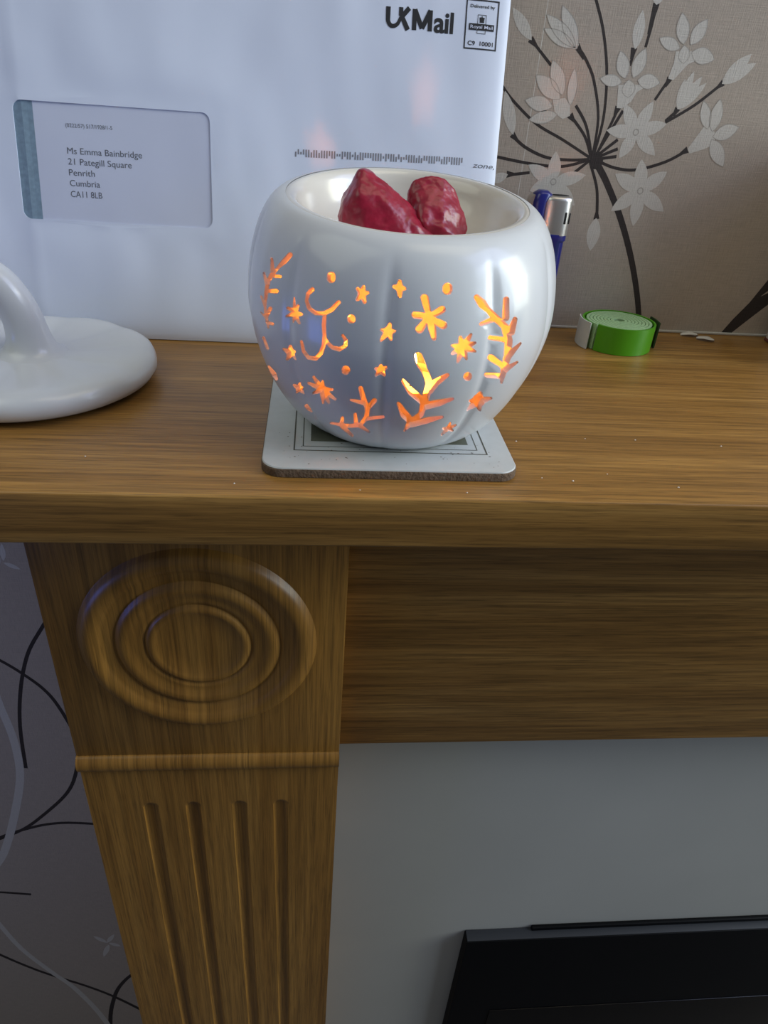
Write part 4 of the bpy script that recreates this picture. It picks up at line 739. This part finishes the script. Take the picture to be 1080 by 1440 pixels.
vs = [ARC * k / NS for k in range(NS + 1)]
hol = []
for h in HOLES: hol.append([(t * KS, z_to_s(z / 1000)) for t, z in h])
P2, T2, L2 = cut_sheet(us, vs, hol, 0.00035)
TH = 0.0026
outer, inner = [], []
for u, s in P2:
    th = u / KS; r, z = s_prof(max(0, min(ARC, s)))
    r1, z1 = s_prof(max(0, s - 0.0006)); r2, z2 = s_prof(min(ARC, s + 0.0006))
    dr, dz = r2 - r1, z2 - z1; l = math.hypot(dr, dz); nr, nz_ = dz / l, -dr / l
    lb = lobe(th, z)
    outer.append(pump(th, r * lb, z))
    inner.append(pump(th, (r - TH * nr) * (1 + (lb - 1) * 0.6), max(0.003, z - TH * nz_)))
nP = len(P2)
V = outer + inner
F = [tuple(t) for t in T2] + [tuple(i + nP for i in reversed(t)) for t in T2]
# close the underside and the inside floor
for base_, flip in ((0, 0), (nP, 1)):
    ring = sorted([i for i, p in enumerate(P2) if p[1] < 1e-6], key=lambda i: P2[i][0])[:-1]
    c = len(V); V.append((PX, PY, Z0 + (0.0003 if not flip else 0.003)))
    for k in range(len(ring)): F.append((base_ + ring[k], base_ + ring[(k + 1) % len(ring)], c))
# merge the seam
bm = bmesh.new()
bv = [bm.verts.new(v) for v in V]
for f in F:
    try: bm.faces.new([bv[i] for i in f])
    except ValueError: pass
bmesh.ops.remove_doubles(bm, verts=bm.verts[:], dist=1e-6)
V, F = from_bm(bm); bm.free()
pum = thing('wax_melt_warmer', (PX, PY, Z0), 'glossy white ceramic pumpkin wax warmer with glowing star and leaf cut-outs', 'wax warmer')
shell = mesh('pumpkin_shell', V, F, M['ceramic'], pum, sharp=75)
# walls of the cut-outs (the thickness of the pot)
for lp in L2:
    n = len(lp)
    V = [outer[i] for i in lp] + [inner[i] for i in lp]
    F = [(k, (k + 1) % n, n + (k + 1) % n, n + k) for k in range(n)]
    mesh('cutout_edge', V, F, M['ceramic'], shell, smooth=True, sharp=50)
# rolled lip and melting dish
H_ = PH
dprof = [(PRT + 0.0006, H_ - 0.0004), (PRT - 0.0008, H_ + 0.0001), (PRT - 0.0022, H_ - 0.0001), (PRT - 0.0034, H_ - 0.0009), (PRT - 0.0044, H_ - 0.0024), (PRT - 0.0053, H_ - 0.0050),
         (PRT - 0.0065, H_ - 0.0090), (0.0385, H_ - 0.0130), (0.0345, H_ - 0.0168), (0.0285, H_ - 0.0198), (0.0200, H_ - 0.0216), (0.0100, H_ - 0.0222), (0.0, H_ - 0.0223)]
under = [(0.0, H_ - 0.0255), (0.0200, H_ - 0.0248), (0.0300, H_ - 0.0230), (0.0370, H_ - 0.0195), (0.0410, H_ - 0.0150), (0.0435, H_ - 0.0100), (PRT - 0.0012, H_ - 0.0055), (PRT + 0.0004, H_ - 0.0030), (PRT + 0.0006, H_ - 0.0004)]
V, F = [], []
nn = 120
def ringd(prof_):
    rows = []
    for r, z in prof_:
        if r == 0: rows.append([len(V)]); V.append(pump(0, 0, z))
        else:
            rows.append(list(range(len(V), len(V) + nn)))
            for k in range(nn): V.append(pump(2 * math.pi * k / nn, r, z))
    for a, b in zip(rows[:-1], rows[1:]):
        for k in range(nn):
            k2 = (k + 1) % nn
            if len(a) == 1: F.append((a[0], b[k], b[k2]))
            elif len(b) == 1: F.append((a[k], a[k2], b[0]))
            else: F.append((a[k], a[k2], b[k2], b[k]))
ringd(dprof); ringd(under)
mesh('melting_dish', V, F, M['dish'], pum, sharp=70)

# tea light burning inside
TX, TY, TZ = 0.043, 0.069, Z0 + 0.0034
tl = thing('tea_light', (TX, TY, TZ), 'small lit tea light candle seen glowing inside the ceramic pumpkin', 'candle')
V, F = lathe([(0, TZ), (.0180, TZ), (.0188, TZ + .001), (.0190, TZ + .0145), (.0186, TZ + .0146), (.0184, TZ + .0118), (.0184, TZ + .0100)], TX, TY, 40)
mesh('tin_cup', V, F, M['tin'], tl, sharp=50)
V, F = lathe([(.0183, TZ + .0110), (.012, TZ + .0106), (.003, TZ + .0102), (0, TZ + .0102)], TX, TY, 40)
mesh('candle_wax', V, F, M['tealight_wax'], tl)
V, F = tube([(TX, TY, TZ + .009, .0006), (TX, TY, TZ + .013, .0006), (TX + .0004, TY, TZ + .0162, .0005)], 8)
mesh('wick', V, F, M['wick'], tl)
fz = TZ + 0.0165
V, F = lathe([(0, fz), (.0009, fz + .0005), (.0017, fz + .0020), (.0020, fz + .0038), (.0017, fz + .0062), (.0010, fz + .0086), (.0004, fz + .0102), (0, fz + .0108)], TX, TY, 16)
mesh('flame', V, F, M['flame'], tl)

# ------------------------------------------------------------------ wax melts in the dish
def chunk(name, pts, seed, label):
    bm = bmesh.new()
    for p in pts: bm.verts.new(p)
    r_ = bmesh.ops.convex_hull(bm, input=bm.verts[:])
    bmesh.ops.delete(bm, geom=list({g for g in r_['geom_interior'] + r_['geom_unused'] if isinstance(g, bmesh.types.BMVert)}), context='VERTS')
    bmesh.ops.recalc_face_normals(bm, faces=bm.faces[:])
    # clean, even surface: voxel remesh of the hull, then soften and roughen it
    me = bpy.data.meshes.new('hull'); bm.to_mesh(me); bm.free()
    ho = bpy.data.objects.new('hull', me); COL.objects.link(ho)
    md = ho.modifiers.new('remesh', 'REMESH'); md.mode = 'VOXEL'; md.voxel_size = 0.00055
    dg = bpy.context.evaluated_depsgraph_get(); dg.update()
    m2 = bpy.data.meshes.new_from_object(ho.evaluated_get(dg))
    bm = bmesh.new(); bm.from_mesh(m2)
    bpy.data.objects.remove(ho); bpy.data.meshes.remove(me); bpy.data.meshes.remove(m2)
    for it in range(7):
        bmesh.ops.smooth_vert(bm, verts=bm.verts[:], factor=0.5, use_axis_x=True, use_axis_y=True, use_axis_z=True)
    bm.normal_update()
    for v in bm.verts:
        q = v.co * 1000
        d = 0.0011 * mnoise.noise(q / 7.5 + Vector((seed, 0, 0))) + 0.00032 * mnoise.noise(q / 3.0 + Vector((0, seed, 0))) + 0.00012 * mnoise.noise(q / 1.1)
        v.co += v.normal * (d + 0.0004)
    V, F = from_bm(bm); bm.free()
    c = (sum(p[0] for p in pts) / len(pts), sum(p[1] for p in pts) / len(pts), min(p[2] for p in pts))
    o = mesh(name, V, F, M['wax'], base=c, sharp=60)
    return tag(o, label, 'wax melt', 'deep pink wax melts in the dish')
chunk('wax_melt', [(.0156, .060, 1.2056), (.0180, .067, 1.2048), (.0215, .062, 1.2042), (.0255, .061, 1.2024), (.0115, .060, 1.2000), (.0120, .068, 1.2000), (.0150, .053, 1.1990), (.0240, .053, 1.1975), (.0330, .060, 1.1962), (.0395, .061, 1.1905), (.0460, .060, 1.1850), (.0455, .062, 1.178), (.0440, .052, 1.1830),
                   (.0075, .060, 1.1890), (.0095, .053, 1.1860), (.0090, .070, 1.1900), (.0180, .048, 1.1860), (.0330, .048, 1.1840), (.0130, .056, 1.1775), (.0200, .074, 1.1960), (.0340, .050, 1.1765), (.0180, .075, 1.1755), (.0360, .070, 1.1755)],
      3, 'pointed wedge of deep pink wax melt, the left piece in the dish')
chunk('wax_melt', [(.0352, .068, 1.1985), (.0368, .068, 1.2022), (.0410, .070, 1.2030), (.0445, .069, 1.2045), (.0485, .069, 1.2040), (.0536, .070, 1.1995), (.0550, .068, 1.1925), (.0592, .066, 1.1865),
                   (.0570, .064, 1.1800), (.0340, .067, 1.1900), (.0400, .0555, 1.1890), (.0480, .0555, 1.1880), (.0550, .058, 1.1830), (.0420, .056, 1.1775), (.0520, .058, 1.1775), (.0400, .079, 1.1930), (.0520, .079, 1.1920), (.0420, .080, 1.1770), (.0530, .078, 1.1780)],
      11, 'rounded crumbly lump of deep pink wax melt, the right piece in the dish')

# ------------------------------------------------------------------ pumpkin lid lying on the shelf
LX, LY = -0.1355, 0.1065
lid = thing('pumpkin_lid', (LX, LY, SHELF), 'glossy white ceramic pumpkin lid with looped stem handle on the shelf', 'lid')
lp = [(0, .0012), (.040, .0010), (.0490, .0003), (.0530, .0010), (.0565, .0030), (.0583, .0058), (.0585, .0085), (.0574, .0112), (.0548, .0131), (.0510, .0140), (.0460, .0141), (.0400, .0137),
      (.0330, .0132), (.0260, .0131), (.0200, .0130), (.0100, .0130), (0, .0130)]
def lidmod(t, r, z):
    d = ((t + 0.35 + GRV / 2) % GRV) - GRV / 2
    q = max(0, min(1, (r - 0.012) / 0.02)) * (1 if z > .006 else z / .006)
    g = math.exp(-(d / 0.13) ** 2)
    return r * (1 - 0.006 * g * q), z - 0.0007 * g * q * (1 if z > .01 else 0.3)
V, F = lathe(lp, 0, 0, 140, lidmod)
mesh('lid_plate', [(LX + x, LY + y, SHELF + 0.0002 + z) for x, y, z in V], F, M['ceramic'], lid)
hp = [(.0022, 0, .0100, .0215), (.0022, 0, .0122, .0180), (.0022, 0, .0138, .0146), (.0022, 0, .0160, .0120), (.0021, 0, .0195, .0103), (.0017, 0, .0240, .0093), (.0008, 0, .0300, .0088), (-.0015, 0, .0365, .0085), (-.0060, 0, .0440, .0083),
      (-.0130, 0, .0492, .0082), (-.0205, 0, .0502, .0080), (-.0280, 0, .0465, .0078), (-.0335, 0, .0390, .0077), (-.0358, 0, .0300, .0077), (-.0362, 0, .0220, .0082), (-.0362, 0, .0165, .0100), (-.0362, 0, .0136, .0130), (-.0362, 0, .0110, .0170)]
hp = [(LX + x, LY + y, SHELF + z, r) for x, y, z, r in hp]
V, F = tube(catmull(hp, 6), 28)
mesh('stem_handle', V, F, M['ceramic'], lid, sharp=60)

# ------------------------------------------------------------------ lighter standing behind the warmer
GX, GY = 0.1345, 0.205
lig = thing('cigarette_lighter', (GX, GY, SHELF), 'blue plastic lighter with metal hood standing behind the ceramic pumpkin', 'lighter')
def oval(x0, x1, ry, z, n=32, p=2.6):
    cx, rx = (x0 + x1) / 2, (x1 - x0) / 2
    out = []
    for k in range(n):
        a = 2 * math.pi * k / n; c, s_ = math.cos(a), math.sin(a)
        out.append((cx + rx * math.copysign(abs(c) ** (2 / p), c), GY + ry * math.copysign(abs(s_) ** (2 / p), s_), z))
    return out
def loft(rings, cap0=True, cap1=True):
    V, F = [], []
    n = len(rings[0])
    for r_ in rings: V += r_
    for i in range(len(rings) - 1):
        for k in range(n): F.append((i * n + k, i * n + (k + 1) % n, (i + 1) * n + (k + 1) % n, (i + 1) * n + k))
    if cap0: F.append(tuple(range(n)))
    if cap1: F.append(tuple(range((len(rings) - 1) * n, len(rings) * n)))
    return V, F
a0, a1 = GX - 0.0112, GX + 0.0112
V, F = loft([oval(a0 + .0015, a1 - .0015, .0052, SHELF + .0002), oval(a0, a1, .0062, SHELF + .002), oval(a0, a1, .0062, SHELF + .0570), oval(a0 - .0009, a1 + .0009, .0070, SHELF + .0580),
             oval(a0 - .0009, a1 + .0009, .0070, SHELF + .0615), oval(a0 + .0005, a1 - .0005, .0058, SHELF + .0620)])
mesh('fuel_body', V, F, M['lighter_blue'], lig, sharp=40)
h0, h1 = GX - 0.0052, GX + 0.0122
V, F = loft([oval(h0, h1, .0066, SHELF + .0610), oval(h0, h1, .0066, SHELF + .0795), oval(h0 + .0004, h1 - .0004, .0062, SHELF + .0812), oval(h0 + .0020, h1 - .0018, .0047, SHELF + .0820)])
hood = mesh('wind_hood', V, F, M['chrome'], lig, sharp=50)
V, F = loft([oval(h0 + .0046, h1 - .0024, .0030, SHELF + .0818, 24, 2), oval(h0 + .0046, h1 - .0024, .0030, SHELF + .0822, 24, 2)])
mesh('hood_opening', V, F, M['hole_black'], hood)
for x_, h_ in ((h1 - .0042, .0065), (h1 - .0016, .0060)):
    yy = GY - .0066 * (1 - ((x_ - (h0 + h1) / 2) / ((h1 - h0) / 2)) ** 2.6) ** (1 / 2.6)
    V, F = box(x_ - .0008, x_ + .0008, yy - .0002, yy + .0012, SHELF + .0675, SHELF + .0675 + h_, .0003)
    mesh('hood_slot', V, F, M['hole_black'], hood)
V, F = loft([oval(a0 - .0004, GX - .0030, .0056, SHELF + .0600), oval(a0 - .0006, GX - .0030, .0056, SHELF + .0780), oval(a0 + .0000, GX - .0004, .0052, SHELF + .0825), oval(a0 + .0026, GX - .0030, .0036, SHELF + .0842)])
mesh('thumb_lever', V, F, M['lighter_blue'], lig, sharp=50)
V, F = lathe([(0, -.0030), (.0034, -.0030), (.0036, -.0026), (.0036, .0026), (.0034, .0030), (0, .0030)], 0, 0, 24)
mesh('spark_wheel', [(a0 + .0010 + x, GY + z, SHELF + .0785 + y) for x, y, z in V], F, M['chrome'], lig, sharp=40)

# ------------------------------------------------------------------ rolled green tape
RX, RY, RH = 0.1862, 0.190, 0.0160
tp = thing('rolled_tape', (RX, RY, SHELF), 'coil of lime green tape with a white end lying on the shelf', 'tape')
def coil(a_start, a_end, thick, z0, z1, r_of, step=0.16):
    V, F = [], []
    n = max(2, int((a_end - a_start) / step))
    for i in range(n + 1):
        a = a_start + (a_end - a_start) * i / n
        r = r_of(a)
        for rr, z in ((r, z0), (r, z1), (r - thick, z1), (r - thick, z0)):
            V.append((RX + rr * math.cos(a) * 1.03, RY + rr * math.sin(a) * 0.97, z))
    for i in range(n):
        for k in range(4): F.append((4 * i + k, 4 * i + (k + 1) % 4, 4 * i + 4 + (k + 1) % 4, 4 * i + 4 + k))
    F += [(0, 1, 2, 3), tuple(4 * n + k for k in range(4))]
    return V, F
A1 = -2.75 + 2 * math.pi
turns = 9
def rof(a): return 0.0222 - (A1 + 0.25 - a) / (2 * math.pi) * 0.00205
V, F = coil(A1 - 2 * math.pi * turns, A1 - 2 * math.pi * 0.98, 0.00165, SHELF + 0.0003, SHELF + RH - 0.0002, rof)
mesh('inner_coil', V, F, M['green_pale'], tp, sharp=40)
V, F = coil(A1 - 2 * math.pi * 0.97, A1, 0.0011, SHELF + 0.0002, SHELF + RH, lambda a: rof(a) + 0.0003)
mesh('outer_wrap', V, F, M['green'], tp, sharp=40)
V, F = coil(-2.75 - 0.75, -2.75 + 0.06, 0.0007, SHELF + 0.0002, SHELF + RH + .0004, lambda a: 0.0236 - 0.0004 * (a + 2.75))
mesh('white_end', V, F, M['tape_white'], tp, sharp=40)
V, F = loft([oval(RX - .0035, RX + .0035, .0011, SHELF + .0003, 20, 2), oval(RX - .0035, RX + .0035, .0011, SHELF + RH - .0012, 20, 2)])
V = [(x, y - GY + RY, z) for x, y, z in V]
mesh('core', V, F, M['coaster_edge'], tp, sharp=40)
V, F = coil(-0.16, 0.42, 0.0010, SHELF + 0.0004, SHELF + RH + 0.0002, lambda a: 0.0242 + 0.004 * max(0, a) )
mesh('shaded_end', V, F, M['green_shaded'], tp, sharp=40)  # loose end of the strap, its shadow put into the colour

# ------------------------------------------------------------------ paint flakes by the wall
def flake(cx, cy, L, Wd, rot, label, curl=0.0013):
    V, F = [], []
    nu, nv = 10, 4
    for j in range(nv + 1):
        for i in range(nu + 1):
            s_ = 2 * i / nu - 1; t_ = 2 * j / nv - 1
            wd = Wd * (1 - 0.75 * abs(s_) ** 2.2) * (1 + 0.15 * math.sin(5 * s_ + rot))
            x, y = L * s_, wd * t_ + 0.12 * L * s_ * s_
            V.append((cx + x * math.cos(rot) - y * math.sin(rot), cy + x * math.sin(rot) + y * math.cos(rot), SHELF + 0.0004 + curl * (1 - s_ * s_) * 0.8 + curl * 0.5 * t_ * t_))
    n1 = len(V)
    V += [(x, y, z - 0.0003) for x, y, z in V]
    q = nu + 1
    for j in range(nv):
        for i in range(nu):
            a = j * q + i; F.append((a, a + 1, a + q + 1, a + q)); F.append((n1 + a, n1 + a + q, n1 + a + q + 1, n1 + a + 1))
    rim = [i for i in range(q)] + [j * q + nu for j in range(1, nv + 1)] + [nv * q + i for i in range(nu - 1, -1, -1)] + [j * q for j in range(nv - 1, 0, -1)]
    for k in range(len(rim)): F.append((rim[k], rim[(k + 1) % len(rim)], n1 + rim[(k + 1) % len(rim)], n1 + rim[k]))
    o = mesh('paint_flake', V, F, M['flake'], base=(cx, cy, SHELF))
    tag(o, label, 'paint flake', 'paint flakes by the wall')
flake(0.2475, 0.2150, 0.0062, 0.0030, 0.05, 'white paint flake lying flat against the wallpaper edge')
flake(0.2545, 0.2070, 0.0056, 0.0034, -0.35, 'curled white paint flake lying just in front of another flake')

# ------------------------------------------------------------------ carton at the right end, its near corner just in view
ct = thing('carton', (0.349, 0.181, SHELF), 'cream carton with a dark red base at the far right end of the shelf', 'box')
V, F = box(0.2985, 0.399, 0.150, 0.212, SHELF + 0.0020, SHELF + 0.125, 0.0008)
mesh('carton_body', V, F, M['flake'], ct, sharp=40)
V, F = box(0.2980, 0.3995, 0.1495, 0.2125, SHELF + 0.0002, SHELF + 0.0022, 0.0006)
mesh('carton_base', V, F, M['carton_red'], ct, sharp=40)

# ------------------------------------------------------------------ dust on the shelf
rnd = random.Random(5)
V, F = [], []
spots = [(0.0905, 0.0515), (0.0935, 0.0185), (0.1230, 0.0230), (0.1060, 0.0165), (0.1480, 0.0560), (-0.090, 0.028), (0.0180, 0.0060), (0.1240, 0.0560), (0.188, 0.052), (-0.03, 0.009), (0.06, 0.0055), (0.15, 0.013)]
for x_, y_ in spots:
    q = rnd.uniform(0.00035, 0.0006)
    s = len(V)
    for dx, dy, dz in ((1, 0, .2), (0, .8, .3), (-1, .1, .2), (0, -.9, .3), (0.1, 0, 1.0), (0, 0.1, 0)):
        V.append((x_ + q * dx * rnd.uniform(.7, 1.2), y_ + q * dy * rnd.uniform(.7, 1.2), SHELF + 0.0001 + q * dz))
    for k in range(4): F += [(s + k, s + (k + 1) % 4, s + 4), (s + k, s + 5, s + (k + 1) % 4)]
dust = mesh('dust_specks', V, F, M['flake'], base=(0.08, 0.03, SHELF), smooth=False)
dust['kind'] = 'stuff'; dust['label'] = 'tiny pale dust specks scattered on the wooden shelf'; dust['category'] = 'dust'
